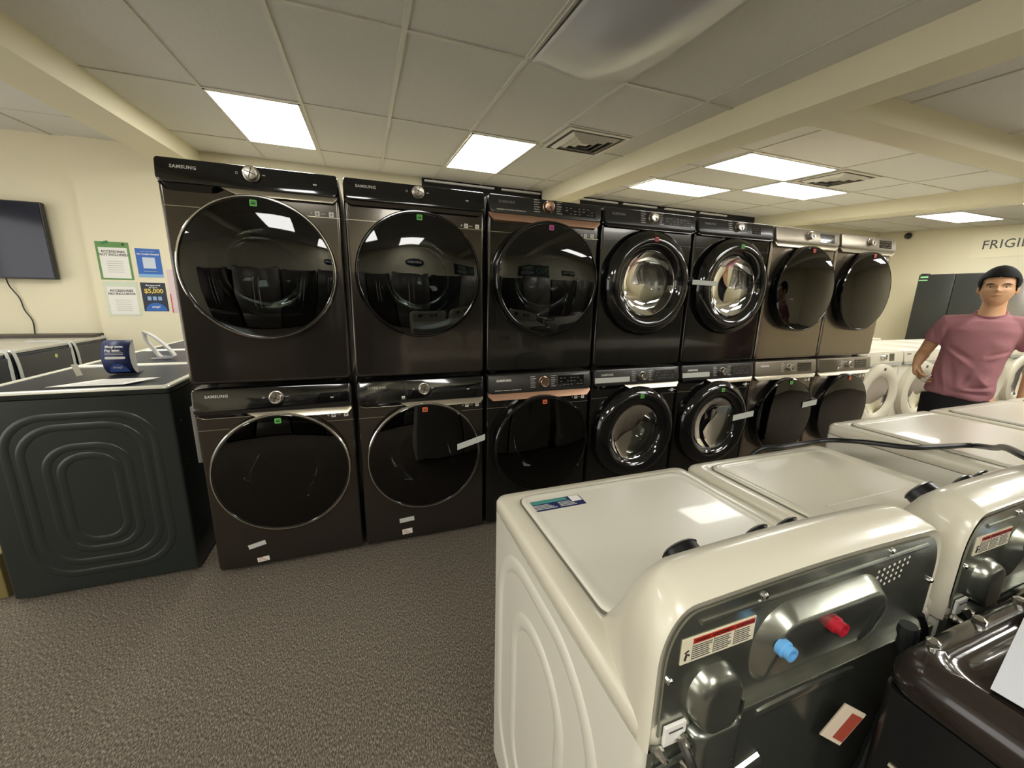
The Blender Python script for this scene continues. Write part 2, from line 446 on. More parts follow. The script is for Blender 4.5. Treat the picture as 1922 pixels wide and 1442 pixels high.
def front_loader(name, label, cat, loc, group, style, rz=0):
    """origin on the floor of the machine, centre of its front face"""
    st = dict(style)
    t = thing(name, label, cat, loc, rz, group)
    body, front, panel = st['body'], st['body'], st['panel']
    hw = MW / 2
    dz = st.get('door_z', .525)
    kind = st['door']
    Ro, Ri = DOOR[kind]
    # cabinet shell
    mb = MB()
    o_ = rr(-hw, hw, 0, MH, .012, 3)
    mb.loft([[(x, .03, z) for x, z in o_], [(x, MD - .01, z) for x, z in o_]], False, True)
    cab = mb.make('cabinet', st.get('side', body), t)
    # front panel with the round opening
    pz0 = st.get('pz0', .84)
    base = rr(-hw, hw, 0, MH - .004, .02, 6)
    pts = []
    for i in range(len(base)):
        a, b_ = base[i], base[(i + 1) % len(base)]
        n = max(1, int(math.dist(a, b_) / .03))
        for k in range(n): pts.append((a[0] + (b_[0] - a[0]) * k / n, a[1] + (b_[1] - a[1]) * k / n))
    def inset(d): return [(x * (1 - d / hw), MH / 2 + (z - MH / 2) * (1 - d / (MH / 2))) for x, z in pts]
    hole = []
    for x, z in pts:
        a = math.atan2(z - dz, x)
        hole.append((math.cos(a), dz + math.sin(a), a))
    rh = Ri + .004
    H = [[(rh * math.cos(a), y, dz + rh * math.sin(a)) for _, _, a in hole] for y in (0, .07)]
    mb = MB()
    crown = st.get('crown', .0)
    mb.loft([[(x, .035, z) for x, z in pts], [(x, .012, z) for x, z in pts], [(x, .003, z) for x, z in inset(.004)], [(x, 0, z) for x, z in inset(.012)], [(x, 0, z) for x, z in inset(.017)], [((rh + .006) * math.cos(a), 0, dz + (rh + .006) * math.sin(a)) for _, _, a in hole]] + H)
    mb.make('front_panel', front, t, angle=50)
    # drum behind the opening
    mb = MB()
    mb.lathe_y([(rh - .003, .002), (rh - .004, .07), (.245, .09), (.25, .16), (.25, .42), (.22, .46), (.07, .44), (.001, .44)], 0, dz, 56)
    dr = mb.make('drum', st.get('drum', drum_m), t)
    for k in range(3):
        a = 2 * PI * k / 3 + .5
        mb = MB()
        if 1:
            mb.tube([((.235) * math.cos(a), .15, dz + .235 * math.sin(a)), ((.225) * math.cos(a + .06), .42, dz + .225 * math.sin(a + .06))], .028, 8)
        mb.make('drum_paddle', st.get('drum', drum_m), dr)
    # door
    n = 80
    mb = MB()
    if kind in ('flat', 'rim'):
        dp = .035 if kind == 'flat' else .065
        mb.lathe_y([(Ro, 0), (Ro, -dp * .6), (Ro - .004, -dp), (Ro - .012, -dp - .004), (Ro - .016, -dp - .002), (Ri, -dp + .004), (Ri - .012, -dp * .4), (Ri - .02, .0)], 0, dz, n)
        d = mb.make('door', black_m, t)
        gm = MB(); gm.lathe_y([(Ro - .015, -dp - .0025), (Ro * .8, -dp - .009), (Ro * .5, -dp - .014), (Ro * .2, -dp - .016), (.001, -dp - .0165)], 0, dz, n)
        gm.make('door_glass', st.get('glass', glass_dk), d)
        if kind == 'flat' or st.get('chrome_ring'):
            cm = MB(); cm.lathe_y([(Ro + .001, -dp + .006), (Ro + .0015, -dp - .001), (Ro - .003, -dp - .006), (Ro - .0075, -dp - .006), (Ro - .009, -dp - .001)], 0, dz, n)
            cm.make('door_trim_ring', chrome_m if kind == 'flat' and not st.get('black_ring') else black_m, d)
        # inner bowl
        bm_ = MB(); bm_.lathe_y([(Ri - .008, -dp * .3), (Ri - .03, .03), (Ri - .055, .075), (Ri - .085, .095), (.001, .10)], 0, dz, 56)
        bm_.make('door_bowl', glass_cl, d)
        sy = -dp - .010
        sx, sz = 0, dz + Ro - .035
    else:
        if kind == 'ring':
            prof = [(Ro, 0), (Ro + .001, -.018), (Ro - .006, -.04), (Ro - .03, -.066), (Ro - .065, -.078), (Ro - .095, -.07), (Ri + .008, -.045), (Ri, -.03), (Ri - .006, .0), (Ri - .012, .03)]
        else:
            prof = [(Ro, 0), (Ro, -.03), (Ro - .008, -.052), (Ro - .03, -.062), (Ro - .08, -.064), (Ri + .02, -.055), (Ri, -.04), (Ri - .006, .0), (Ri - .012, .03)]
        mb.lathe_y(prof, 0, dz, n)
        d = mb.make('door', black_m if kind == 'ring' else whiteb_m, t)
        gm = MB(); gm.lathe_y([(Ri, -.034), (Ri - .02, -.022), (Ri - .05, -.012), (Ri - .1, -.004), (.001, 0)], 0, dz, n)
        gm.make('door_glass', st.get('glass', glass_cl), d)
        if kind == 'ring':
            cm = MB(); cm.lathe_y([(Ri + .003, -.0385), (Ri + .001, -.0415), (Ri - .003, -.038)], 0, dz, n)
            cm.make('door_trim_ring', chrome_m if st.get('bright_ring') else blackp_m, d)
            bm_ = MB(); bm_.lathe_y([(Ri - .012, .03), (Ri - .03, .075), (Ri - .06, .1), (.001, .11)], 0, dz, 56)
            bm_.make('door_bowl', glass_cl, d)
        sy = -.079 if kind == 'ring' else -.065
        sx, sz = 0.0, dz + Ro - (.062 if kind == 'ring' else .05)
    # small energy sticker
    if st.get('sticker'):
        sm = MB(); sm.slab_xz(rr(sx - .014, sx + .014, sz - .013, sz + .013, .004, 3), sy + .002, sy - .0012)
        so = sm.make('energy_sticker', st['sticker'], d); so['label'] = 'small coloured square sticker'
        im = MB(); im.box(sx - .009, sx + .009, sy - .002, sy - .001, sz - .006, sz + .001)
        im.box(sx - .009, sx + .009, sy - .002, sy - .001, sz + .004, sz + .006)
        im.make('sticker_print', mat('sticker_ink', (30, 70, 34), .6) if st['sticker'] is green_m else ink_m, so, smooth=False)
    # seam line beside the door
    if st.get('seam', True):
        zz = st.get('seam_z', .765)
        xe = math.sqrt(max(.0, Ro ** 2 - (zz - dz) ** 2)) + .012
        for xa_, xb_ in ((-hw + .002, -xe), (xe, hw - .002)):
            MB().box(xa_, xb_, -.0012, .001, zz, zz + .0026).make('seam_line', silver_m if st.get('bright_seam', True) else blackp_m, t, smooth=False)
    # small white labels by the seam (no codes on them)
    if st.get('badges'):
        for bx in st['badges']:
            lm_ = MB(); lm_.slab_xz(rr(bx - .0105, bx + .0105, .777, .798, .0015, 2), .0005, -.0015)
            lo = lm_.make('badge_label', paper_m, t, smooth=False)
            q = MB(); q.box(bx - .004, bx + .004, -.0022, -.0014, .783, .791); q.make('badge_print', mat('badge_grey', (150, 146, 138), .6), lo, smooth=False)
        q = MB()
        bx = st['badges'][0]
        q.box(bx - .028, bx - .02, -.0012, .0005, .784, .792); q.box(bx + .014, bx + .034, -.0012, .0005, .786, .789)
        q.make('badge_words', letter_m, t, smooth=False)
    # control panel: bulging bar with rounded lower corners
    x0, x1 = -hw + .003, hw - .003
    pr = .026
    prof = rr(x0, x1, pz0, MH, pr, 6)
    prof = [(x, z) for x, z in prof]
    # square off the top corners
    prof = [(x, z) if z < MH - pr * 1.01 else (x + (0.55 * (x1 - x) if x > 0 else 0.55 * (x0 - x)), z + .4 * (MH - z)) for x, z in prof]
    pd = st.get('pd', .034)
    mb = MB(); mb.slab_xz(prof, .03, -pd + .006, .006)
    # lean: upper edge further back
    for v in mb.bm.verts:
        if v.co.y < 0: v.co.y += (v.co.z - pz0) / (MH - pz0) * st.get('lean', .016)
    cp = mb.make('control_panel', panel, t, angle=30)
    def py(z): return -pd + .0058 + (z - pz0) / (MH - pz0) * st.get('lean', .016)
    lean_a = math.atan2(st.get('lean', .016), MH - pz0)
    # trim strip below the panel
    if st.get('trim'):
        tz = pz0
        mb = MB()
        xa = st.get('trim_x0', x0)
        secs = []
        N = 24
        for i in range(N + 1):
            u = i / N
            x = xa + (x1 - .006 - xa) * u
            cu = st.get('trim_h', .026)
            edge = min(1, (x1 - .004 - x) / .02) ** .5 if x > x1 - .024 else 1
            if not st.get('trim_x0') : edge = min(edge, min(1, max(0, x - x0 + .002) / .02) ** .5)
            elif u < .12: edge = u / .12
            h_ = cu * edge
            secs.append([(x, -pd + .015, tz + .004), (x, -pd + .011, tz), (x, -pd + .011 - st.get('trim_slope', .42) * h_, tz - h_), (x, -.001, tz - h_ * 1.18 - .001), (x, .004, tz - h_), (x, .004, tz + .004)])
        mb.loft(secs, True, True)
        mb.make('trim_strip', st['trim'], t, angle=60)
    if st.get('notch'):
        mb = MB()
        secs = []
        xa, xb = x0 + .004, st['notch']
        for i in range(13):
            u = i / 12
            x = xa + (xb - xa) * u
            e_ = min(1, u / .12) ** .5 * (1 if u < .8 else (1 - u) / .2 + .02)
            secs.append([(x, -pd + .014, pz0 + .002), (x, -.0025, pz0 + .001 - .026 * e_), (x, .003, pz0 - .022 * e_), (x, .003, pz0 + .002)])
        mb.loft(secs, True, True)
        mb.make('drawer_recess', black_m, t, angle=60)
        if st.get('notch_edge'):
            mb = MB()
            mb.tube([(xa - .001, -.010, pz0 + .05), (xa - .001, -.012, pz0 + .01), (xa + .006, -.006, pz0 - .012), (xa + .03, -.004, pz0 - .021), (xb - .04, -.004, pz0 - .022), (xb, -.006, pz0 - .018)], .0016, 6)
            mb.make('recess_edge', silver_m, t)
    # knob
    kx, kz, kr = st.get('knob', (0, .915, .028))
    kl = st.get('knob_len', .03)
    mb = MB()
    y0 = py(kz)
    mb.lathe_y([(kr + .003, y0 + .004), (kr + .003, y0 - .004), (kr, y0 - .005), (kr - .001, y0 - kl + .003), (kr - .004, y0 - kl), (kr - .007, y0 - kl + .001), (.001, y0 - kl + .001)], kx, kz, 40)
    kn = mb.make('knob', st.get('knob_mat', knob_m), cp)
    if st.get('spokes'):
        mb = MB()
        for a in (.35, 1.9, 3.5, 5.0):
            mb.box(0, kr - .008, -.0008, .0008, -.0016, .0016, M=Matrix.Translation((kx, y0 - kl, kz)) @ Matrix.Rotation(a, 4, 'Y'))
        mb.make('knob_mark', mat('knob_dark', (70, 66, 62), .4, metal=.6), kn, smooth=False)
    else:
        mb = MB(); mb.box(-.0025, .0025, -.002, .001, .002, kr - .008, M=Matrix.Translation((kx, y0 - kl, kz)) @ Matrix.Rotation(st.get('knob_ang', 2.6), 4, 'Y'))
        mb.make('knob_mark', letterd_m, kn, smooth=False)
    # maker's word
    if st.get('word', True):
        wz = st.get('word_z', MH - .035)
        wx = st.get('word_x', -hw + .055)
        text('lettering', 'SAMSUNG', st.get('word_h', .0185), st.get('word_mat', letter_m), cp, (wx, py(wz) - .0008, wz), (PI / 2 - lean_a, 0, 0), 'LEFT', .0005, 1.12, .0006)
    # printed marks and display
    if st.get('marks'):
        mk = MB(); mk2 = MB()
        for k in range(6):
            zz = kz + .032 - k * .0125
            w1 = (.03, .036, .026, .034, .03, .034)[k]
            w2 = (.034, .024, .03, .026, .02, .032)[k]
            mk.box(kx - .085, kx - .085 + w1, py(zz) - .0008, py(zz) + .001, zz - .0018, zz + .0018)
            mk2.box(kx + .052, kx + .052 + w2, py(zz) - .0008, py(zz) + .001, zz - .0018, zz + .0018)
        mk2.make('cycle_list', letter_m, cp, smooth=False)
        mk.make('cycle_list', letter_m, cp, smooth=False)
        if st.get('subtitle'):
            mk = MB()
            zz = pz0 + .02
            for a, b_ in ((-.30, -.255), (-.25, -.20), (-.195, -.15), (-.146, -.136)):
                mk.box(a, b_, py(zz) - .0008, py(zz) + .001, zz - .0018, zz + .0018)
            mk.make('subtitle_print', letter_m, cp, smooth=False)
    if st.get('display'):
        a, b_ = st['display']
        q = MB(); zc0, zc1 = pz0 + .022, MH - .022
        q.loft([[(a, py(zc0) - .0006, zc0), (b_, py(zc0) - .0006, zc0), (b_, py(zc1) - .0006, zc1), (a, py(zc1) - .0006, zc1)], [(a, py(zc0) + .002, zc0), (b_, py(zc0) + .002, zc0), (b_, py(zc1) + .002, zc1), (a, py(zc1) + .002, zc1)]], True, True)
        dp_ = q.make('display', st.get('display_mat', black_m), cp, smooth=False)
        q = MB()
        for i in range(7):
            for j in range(3):
                if (i * 3 + j * 5) % 4 == 0: continue
                xx = a + (b_ - a) * (.08 + .13 * i); zz = zc0 + (zc1 - zc0) * (.15 + .3 * j)
                q.box(xx, xx + (b_ - a) * .07, py(zz) - .0014, py(zz) - .0004, zz, zz + .004)
        q.make('display_marks', mat('dim_marks', (120, 118, 110), .5), dp_, smooth=False)
    if st.get('power'):
        q = MB()
        px_ = kx - .055
        q.lathe_y([(.0052, py(kz) - .0008), (.0036, py(kz) - .0008)], px_, kz, 16)
        q.box(kx + .04, kx + .052, py(kz) - .0008, py(kz) + .001, kz - .002, kz + .002)
        q.box(hw - .105, hw - .09, py(kz - .02) - .0008, py(kz - .02) + .001, kz - .02, kz - .014)
        q.make('power_mark', letter_m, cp, smooth=False)
    if st.get('film'):   # glossy protective film over the left end of the panel
        q = MB()
        a, b_ = st['film']
        f_ = rr(a, b_, pz0 + .004, MH - .006, .012, 4)
        q.loft([[(x, py(z) - .0035 - .0015 * math.sin(9 * x + 40 * z), z) for x, z in f_], [(x * .97 + (a + b_) / 2 * .03, py(z) - .006 - .002 * math.sin(60 * x), z * .96 + (pz0 + MH) / 2 * .04) for x, z in f_]], False, True)
        q.make('protective_film', glass_pl, cp)
        q = MB(); q.box(b_ - .03, b_ - .012, py(pz0 + .03) - .0075, py(pz0 + .03) - .006, pz0 + .02, pz0 + .038); q.make('film_label', paper_m, cp, smooth=False)
    if st.get('panel_label'):
        a, b_, zl0, zl1 = st['panel_label']
        q = MB(); q.loft([[(a, py(zl0) - .001, zl0), (b_, py(zl0) - .001, zl0), (b_, py(zl1) - .001, zl1), (a, py(zl1) - .001, zl1)], [(a, py(zl0) + .002, zl0), (b_, py(zl0) + .002, zl0), (b_, py(zl1) + .002, zl1), (a, py(zl1) + .002, zl1)]], True, True)
        q.make('panel_label', tape_m, cp, smooth=False)
    for k_, (tx0, tz0, tx1, tz1, hh, yy) in enumerate(st.get('tapes', ())):
        q = MB(); 
        N = 8
        q.loft([[(tx0 + (tx1 - tx0) * i / N, yy if i < N - 1 else yy + (0.03 if st.get('tape_wrap') else 0), tz0 + (tz1 - tz0) * i / N - hh / 2), (tx0 + (tx1 - tx0) * i / N, yy if i < N - 1 else yy + (0.03 if st.get('tape_wrap') else 0), tz0 + (tz1 - tz0) * i / N + hh / 2)] for i in range(N + 1)], closed=False)
        o = q.make('tape_strip', tape_m, t, smooth=False)
        md = o.modifiers.new('thick', 'SOLIDIFY'); md.thickness = .0012
    for (lx0, lz0, lx1, lz1, tilt, kind_) in st.get('labels', ()):
        q = MB(); q.box(-(lx1 - lx0) / 2, (lx1 - lx0) / 2, -.0014, .0006, -(lz1 - lz0) / 2, (lz1 - lz0) / 2, M=Matrix.Translation(((lx0 + lx1) / 2, 0, (lz0 + lz1) / 2)) @ Matrix.Rotation(-tilt, 4, 'Y'))
        lo = q.make('service_label' if kind_ else 'tape_piece', paper_m if kind_ else tape_m, t, smooth=False)
        if kind_:
            q = MB()
            for i in range(3): q.box(lx0 + .006, lx1 - .008 - .01 * i, -.002, -.001, lz0 + .006 + .008 * i, lz0 + .009 + .008 * i)
            q.make('label_print', mat('rust_print', (170, 110, 84), .6), lo, smooth=False)
    # feet or stacking pads
    q = MB()
    for fx in (-.28, .28):
        for fy in (.08, .7): q.lathe_z([(.022, -st.get('foot', .028) + .0005), (.022, -.008), (.014, -.004), (.014, .01)], fx, fy, 16)
    q.make('foot', rubber_m, t)
    return t

PITCH_X = 0.7067
def cx(i): return PITCH_X * i + 0.343
ST = {}
common = dict(badges=(.245, .305))
glow = dict(body=bss_m, side=blackp_m, panel=black_m, door='flat', spokes=True, power=True)
# upper row: dryers
up_styles = [
    dict(glow, sticker=green_m, trim=silver_m, trim_x0=-.12, trim_h=.024, notch=-.1, pz0=.858, glass=glass_dk, knob=(0, .923, .029), drum=drumd_m, badges=(.245, .305), seam_z=.772),
    dict(glow, sticker=green_m, trim=bss_m, trim_h=.02, pz0=.858, glass=glass_dk, knob=(0, .923, .027), drum=drumd_m, badges=(.245, .305), seam_z=.772, black_ring=True),
    dict(body=bss2_m, side=blackp_m, panel=panel_dk, door='rim', chrome_ring=True, sticker=pink_m, trim=bronze_m, trim_h=.034, pz0=.862, glass=glass_dk, knob=(0, .918, .03), knob_mat=mat('bronze_knob', (204, 170, 146), .25, metal=1), marks=True, subtitle=True, display=(.09, .30), drum=drumd_m, badges=(.255, .30), seam_z=.77, word_mat=mat('dim_lettering', (120, 118, 112), .5)),
    dict(body=bss2_m, side=blackp_m, panel=panel_dk, door='ring', bright_ring=True, sticker=red_m, pz0=.862, trim=bss2_m, trim_h=.014, knob=(0, .918, .028), marks=True, display=(.09, .30), display_mat=panel_dk, drum=mat('drum_bright', (196, 192, 180), .3, metal=.4), seam_z=.77, bright_seam=False, word_mat=MATS.get('dim_lettering')),
    dict(body=bss2_m, side=blackp_m, panel=panel_dk, door='ring', bright_ring=True, sticker=green_m, pz0=.862, trim=bss2_m, trim_h=.014, knob=(0, .918, .028), marks=True, display=(.13, .21), drum=MATS.get('drum_bright'), seam_z=.77, bright_seam=False, tapes=((-.40, .545, -.19, .54, .03, -.083),)),
    dict(body=plat_m, side=platp_m, panel=platp_m, door='rim', sticker=red_m, pz0=.852, trim=silver_m, trim_h=.03, knob=(.0, .912, .028), display=(.12, .28), glass=glass_vd, drum=drumd_m, word=False, seam_z=.765, badges=None),
    dict(body=plat_m, side=platp_m, panel=platp_m, door='rim', sticker=red_m, pz0=.852, trim=silver_m, trim_h=.03, knob=(.0, .912, .028), display=(.12, .28), glass=glass_vd, drum=drumd_m, word=False, seam_z=.765, badges=(.26, .305)),
]
up_styles[3]['word_mat'] = MATS['dim_lettering']; up_styles[4]['word_mat'] = MATS['dim_lettering']
MATS['bronze_knob']
up_labels = [
    'black dryer at the far left of the upper row, chrome door ring and green sticker',
    'black dryer second from left in the upper row, ceiling lights mirrored in its door',
    'black dryer with a copper band and copper dial and a magenta sticker on its door',
    'black dryer with a thick ring door and red sticker, right of the upper copper-banded one',
    'black dryer with thick ring door, green sticker and tape across its left edge',
    'platinum dryer with a dark oval door beside the black ring-door dryers, upper row',
    'platinum dryer stacked at the right end of the upper row, mirroring the man',
]
lo_styles = [
    dict(glow, sticker=green_m, trim=silver_m, trim_x0=-.13, trim_h=.03, notch=-.1, notch_edge=True, pz0=.835, glass=glass_vd, knob=(0, .905, .028), drum=drumd_m, badges=(.245, .305), seam_z=.755, door_z=.515, labels=((-.205, .108, -.125, .132, .22, 0), (-.172, .02, -.118, .045, .08, 1))),
    dict(glow, sticker=orange_m, trim=silver_m, trim_x0=-.13, trim_h=.03, notch=-.1, notch_edge=True, pz0=.835, glass=glass_vd, knob=(0, .905, .028), drum=drumd_m, badges=(.245, .305), seam_z=.755, door_z=.515, film=(-.335, -.09), tapes=((.175, .555, .34, .60, .036, -.052),), labels=((-.158, .108, -.075, .135, .06, 0), (-.145, .03, -.088, .062, .06, 1))),
    dict(body=bss2_m, side=blackp_m, panel=panel_dk, door='rim', chrome_ring=True, sticker=orange_m, trim=bronze_m, trim_h=.036, notch=-.1, pz0=.845, glass=glass_vd, knob=(.01, .905, .03), knob_mat=MATS['bronze_knob'], marks=True, subtitle=True, display=(.11, .29), drum=drumd_m, badges=(.25, .30), seam_z=.755, door_z=.515, word_mat=paper_m),
    dict(body=bss2_m, side=blackp_m, panel=panel_dk, door='ring', sticker=green_m, trim=silver_m, trim_x0=-.11, trim_h=.03, notch=-.08, pz0=.85, knob=(.03, .905, .026), marks=True, display=(.13, .30), display_mat=panel_dk, drum=drum_m, seam_z=.765, door_z=.515, panel_label=(-.335, -.07, .872, .905), badges=(.31,)),
    dict(body=bss2_m, side=blackp_m, panel=panel_dk, door='ring', sticker=green_m, trim=silver_m, trim_x0=-.11, trim_h=.03, notch=-.08, pz0=.85, knob=(.03, .905, .026), marks=True, display=(.13, .30), display_mat=panel_dk, drum=drum_m, seam_z=.765, door_z=.515, panel_label=(-.335, -.09, .872, .905), badges=(.31,), word_mat=paper_m, tapes=((.13, .555, .335, .575, .045, -.082),)),
    dict(body=plat_m, side=platp_m, panel=platp_m, door='rim', sticker=green_m, pz0=.845, trim=silver_m, trim_h=.03, notch=-.1, knob=(.02, .905, .028), marks=True, display=(.12, .28), glass=glass_vd, drum=drumd_m, seam_z=.755, door_z=.515, badges=(.27, .31), word_mat=paper_m, tapes=((.16, .60, .325, .615, .045, -.084),)),
    dict(body=plat_m, side=platp_m, panel=platp_m, door='rim', sticker=orange_m, pz0=.845, trim=silver_m, trim_h=.03, knob=(.02, .905, .028), marks=True, display=(.12, .28), glass=glass_vd, drum=drumd_m, seam_z=.755, door_z=.515, badges=(.27, .31), film=(-.335, -.08), word=False),
]
lo_labels = [
    'black washer at the left end of the lower row, green sticker on its door',
    'black washer second from left in the lower row, orange sticker and tape',
    'black washer with a copper band and copper dial, lower row, orange sticker',
    'black washer with a thick ring door and long pale panel label, no tape',
    'black washer with a thick ring door and a piece of tape across its right side',
    'platinum washer with a dark oval door, green sticker and a tape piece, lower row',
    'platinum washer at the right end of the stacked row, clear film on its panel corner',
]
for i in range(7):
    front_loader('clothes_washer', lo_labels[i], 'washing machine', (cx(i), 0, .028), 'washers in the lower row of the stacks', lo_styles[i])
for i in range(7):
    s = dict(up_styles[i]); s['foot'] = .018; s['trim_slope'] = .06
    front_loader('clothes_dryer', up_labels[i], 'dryer', (cx(i), 0, 1.004), 'dryers stacked in the upper row', s)
# packing strip at the left side of the first washer
tag(MB().box(-.022, -.004, .02, .06, .62, .9, .003).make('foam_strip', mat('grey_foam', (120, 118, 112), .8)), 'grey foam packing strip hanging on the left side of the leftmost washer', 'packing strip')
bpy.data.objects['foam_strip'].location = (0, 0, 0)

# white front loaders farther along the row
wst = dict(body=white_m, panel=whiteb_m, door='white', knob=(0, .905, .03), knob_mat=chrome_m, pz0=.84, trim=mat('grey_plastic', (150, 148, 140), .4), trim_h=.022, notch=-.14, glass=glass('smoky_door_glass', (.36, .37, .37)), drum=drum_m, seam=False, display=(.11, .19), word_mat=letterd_m, word_h=.014, word_x=-.30, sticker=mat('grey_sticker', (70, 70, 72), .5), foot=.028)
for i, (x, lb) in enumerate(((5.48, 'white front-loading washer just right of the stacked pairs, silver dial'), (6.18, 'white front-loading washer behind the hand of the man in the pink shirt'), (6.88, 'white front-loading washer hidden behind the man in the pink shirt'), (7.58, 'white front-loading washer beside the left arm of the man'), (8.28, 'white front-loading washer at the right edge of the photo'))):
    s = dict(wst)
    if i > 0: s['display'] = None
    front_loader('clothes_washer', lb, 'washing machine', (x, .2, .028), 'white front-loading washers along the row', s)

# ------------------------------------------------------------------ white top-loading washers in the foreground (seen from behind)
def ridge_loop(mb, loop, r, n=8, squash=0.5, axis=0):
    """closed raised bead following loop (list of Vector)"""
    N = len(loop)
    rings = []
    for i in range(N):
        p = loop[i]; t = (loop[(i + 1) % N] - loop[i - 1]).normalized()
        nrm = Vector((1 if axis == 0 else 0, 1 if axis == 1 else 0, 1 if axis == 2 else 0))
        b_ = t.cross(nrm).normalized()
        rings.append([p + b_ * (math.cos(2 * PI * k / n) * r) + nrm * (math.sin(2 * PI * k / n) * r * squash) for k in range(n)])
    rings.append(rings[0])
    L = [[mb.bm.verts.new(q) for q in rg] for rg in rings[:-1]]
    L.append(L[0])
    for a, b2 in zip(L, L[1:]):
        for k in range(n):
            try: mb.bm.faces.new((a[k], a[(k + 1) % n], b2[(k + 1) % n], b2[k]))
            except ValueError: pass

def rr_dense(x0, x1, z0, z1, r, step=.03, seg=10):
    base = rr(x0, x1, z0, z1, r, seg); out = []
    for i in range(len(base)):
        a, b_ = base[i], base[(i + 1) % len(base)]
        n = max(1, int(math.dist(a, b_) / step))
        for k in range(n): out.append((a[0] + (b_[0] - a[0]) * k / n, a[1] + (b_[1] - a[1]) * k / n))
    return out

TW, TD, DECK = .635, .635, .90
def top_loader(x0, label, first=True, console=True, deck=DECK, group='white top-loading washers in the foreground row', lid_inner=False, name='clothes_washer', yb=-1.845, w=TW, dpt=TD):
    hw = w / 2
    t = thing(name, label, 'washing machine' if name == 'clothes_washer' else 'dryer', (x0 + hw, yb, 0), 0, group)
    # local: y=0 is the back plane, +y towards the user side
    mb = MB()
    o_ = rr(-hw, hw, 0, dpt, .022, 5)
    mb.loft([[(x, y, .025) for x, y in o_], [(x, y, deck - .044) for x, y in o_]], True, True)
    mb.make('cabinet', white_m, t)
    for (y0, y1, z0, z1, r_, q) in ((.10, .575, .10, .81, .17, .007), (.215, .465, .19, .71, .12, .007)):
        for sd in (-hw, hw):
            mb = MB(); ridge_loop(mb, [Vector((sd, y, z)) for y, z in rr_dense(y0, y1, z0, z1, r_)], .020, 10, .22, 0)
            mb.make('side_embossing', white_m, t)
    # deck with rounded edge
    mb = MB()
    def dk(i, z): return [(x, y, z) for x, y in rr(-hw + i, hw - i, i, dpt - i, .026, 6)]
    mb.loft([dk(.0015, deck - .042), dk(-.001, deck - .038), dk(-.001, deck - .014), dk(.003, deck - .005), dk(.010, deck), dk(.045, deck + .0005), dk(.05, deck - .003), dk(.056, deck - .003)], False, True)
    dko = mb.make('top_deck', whiteb_m, t, angle=60)
    # lid
    ly0, ly1 = (.165, dpt - .045) if console else (.05, dpt - .045)
    lx = hw - .052
    mb = MB()
    def ld(i, z): return [(x, y, z) for x, y in rr(-lx + i, lx - i, ly0 + i, ly1 - i, .03, 6)]
    mb.loft([ld(.003, deck - .006), ld(.0, deck), ld(.0, deck + .005), ld(.003, deck + .008), ld(.012, deck + .009), ld(.02, deck + .0065), ld(.03, deck + .0065)], False, True)
    lid = mb.make('lid', white_m if not lid_inner else whiteb_m, t, angle=60)
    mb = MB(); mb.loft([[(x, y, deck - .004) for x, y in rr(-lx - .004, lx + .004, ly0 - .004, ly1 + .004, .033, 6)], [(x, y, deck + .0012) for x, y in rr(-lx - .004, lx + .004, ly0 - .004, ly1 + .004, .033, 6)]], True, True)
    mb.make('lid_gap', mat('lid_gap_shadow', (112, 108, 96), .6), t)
    if lid_inner:
        mb = MB(); ridge_loop(mb, [Vector((x, y, deck + .0065)) for x, y in rr_dense(-lx + .09, lx - .09, ly0 + .04, ly0 + .13, .01)], .003, 6, .5, 2)
        mb.make('lid_recess_line', whiteb_m, lid)
    if not console:
        return t
    # console shell: rounded arch sections from the back plate to the sloped face
    cr_ = hw - .040
    def arch(y, xl, xr, zt, r_, zb=deck - .040, n=10):
        pts = [(xl, y, zb)]
        for i in range(n + 1):
            a = PI - (PI / 2) * i / n
            pts.append((xl + r_ * .62 + r_ * .62 * math.cos(a), y, zt - r_ + r_ * math.sin(a)))
        for i in range(9):
            u = (i + 1) / 10
            pts.append((xl + r_ * .62 + (xr - xl - r_ * 1.24) * u, y, zt + .006 * math.sin(PI * u)))
        for i in range(n + 1):
            a = PI / 2 - (PI / 2) * i / n
            pts.append((xr - r_ * .62 + r_ * .62 * math.cos(a), y, zt - r_ + r_ * math.sin(a)))
        pts.append((xr, y, zb))
        return pts
    mb = MB()
    SECT = [(.004, -hw + .012, cr_ - .010, deck + .163, .075), (-.002, -hw + .004, cr_ - .003, deck + .170, .08), (.004, -hw - .0, cr_, deck + .175, .085), (.02, -hw + .001, cr_ - .001, deck + .182, .09), (.045, -hw + .004, cr_ - .004, deck + .188, .095),
            (.07, -hw + .009, cr_ - .009, deck + .182, .1), (.095, -hw + .016, cr_ - .016, deck + .152, .1), (.125, -hw + .027, cr_ - .027, deck + .092, .08), (.15, -hw + .036, cr_ - .036, deck + .038, .036), (.17, -hw + .044, cr_ - .044, deck + .004, .006)]
    mb.loft([arch(*s_) for s_ in SECT], True, True)
    con = mb.make('console', whiteb_m, t, angle=50)
    # steel back plate
    mb = MB()
    a0 = arch(.0, -hw + .016, cr_ - .014, deck + .159, .072, zb=deck - .018)
    a1 = arch(-.003, -hw + .016, cr_ - .014, deck + .159, .072, zb=deck - .018)
    mb.loft([[Vector(p) for p in a0], [Vector(p) for p in a1]], True, True)
    bp_ = mb.make('console_back_plate', galv_m, t, smooth=False)
    # long beads
    mb = MB()
    mb.tube([(-hw + .062, -.0035, deck + .142), (cr_ - .06, -.0035, deck + .147)], .0042, 8, flat=(1, .7, 1))
    mb.make('plate_bead', galv_m, bp_)
    # screws
    for sx, sz in ((-.15, .152), (.12, .157), (cr_ - .02, .07), (-hw + .022, .07)):
        m2 = MB(); m2.lathe_y([(.0048, -.003), (.0048, -.0052), (.003, -.0075), (.001, -.0078)], sx, deck + sz, 10)
        m2.make('screw', chrome_m, bp_)
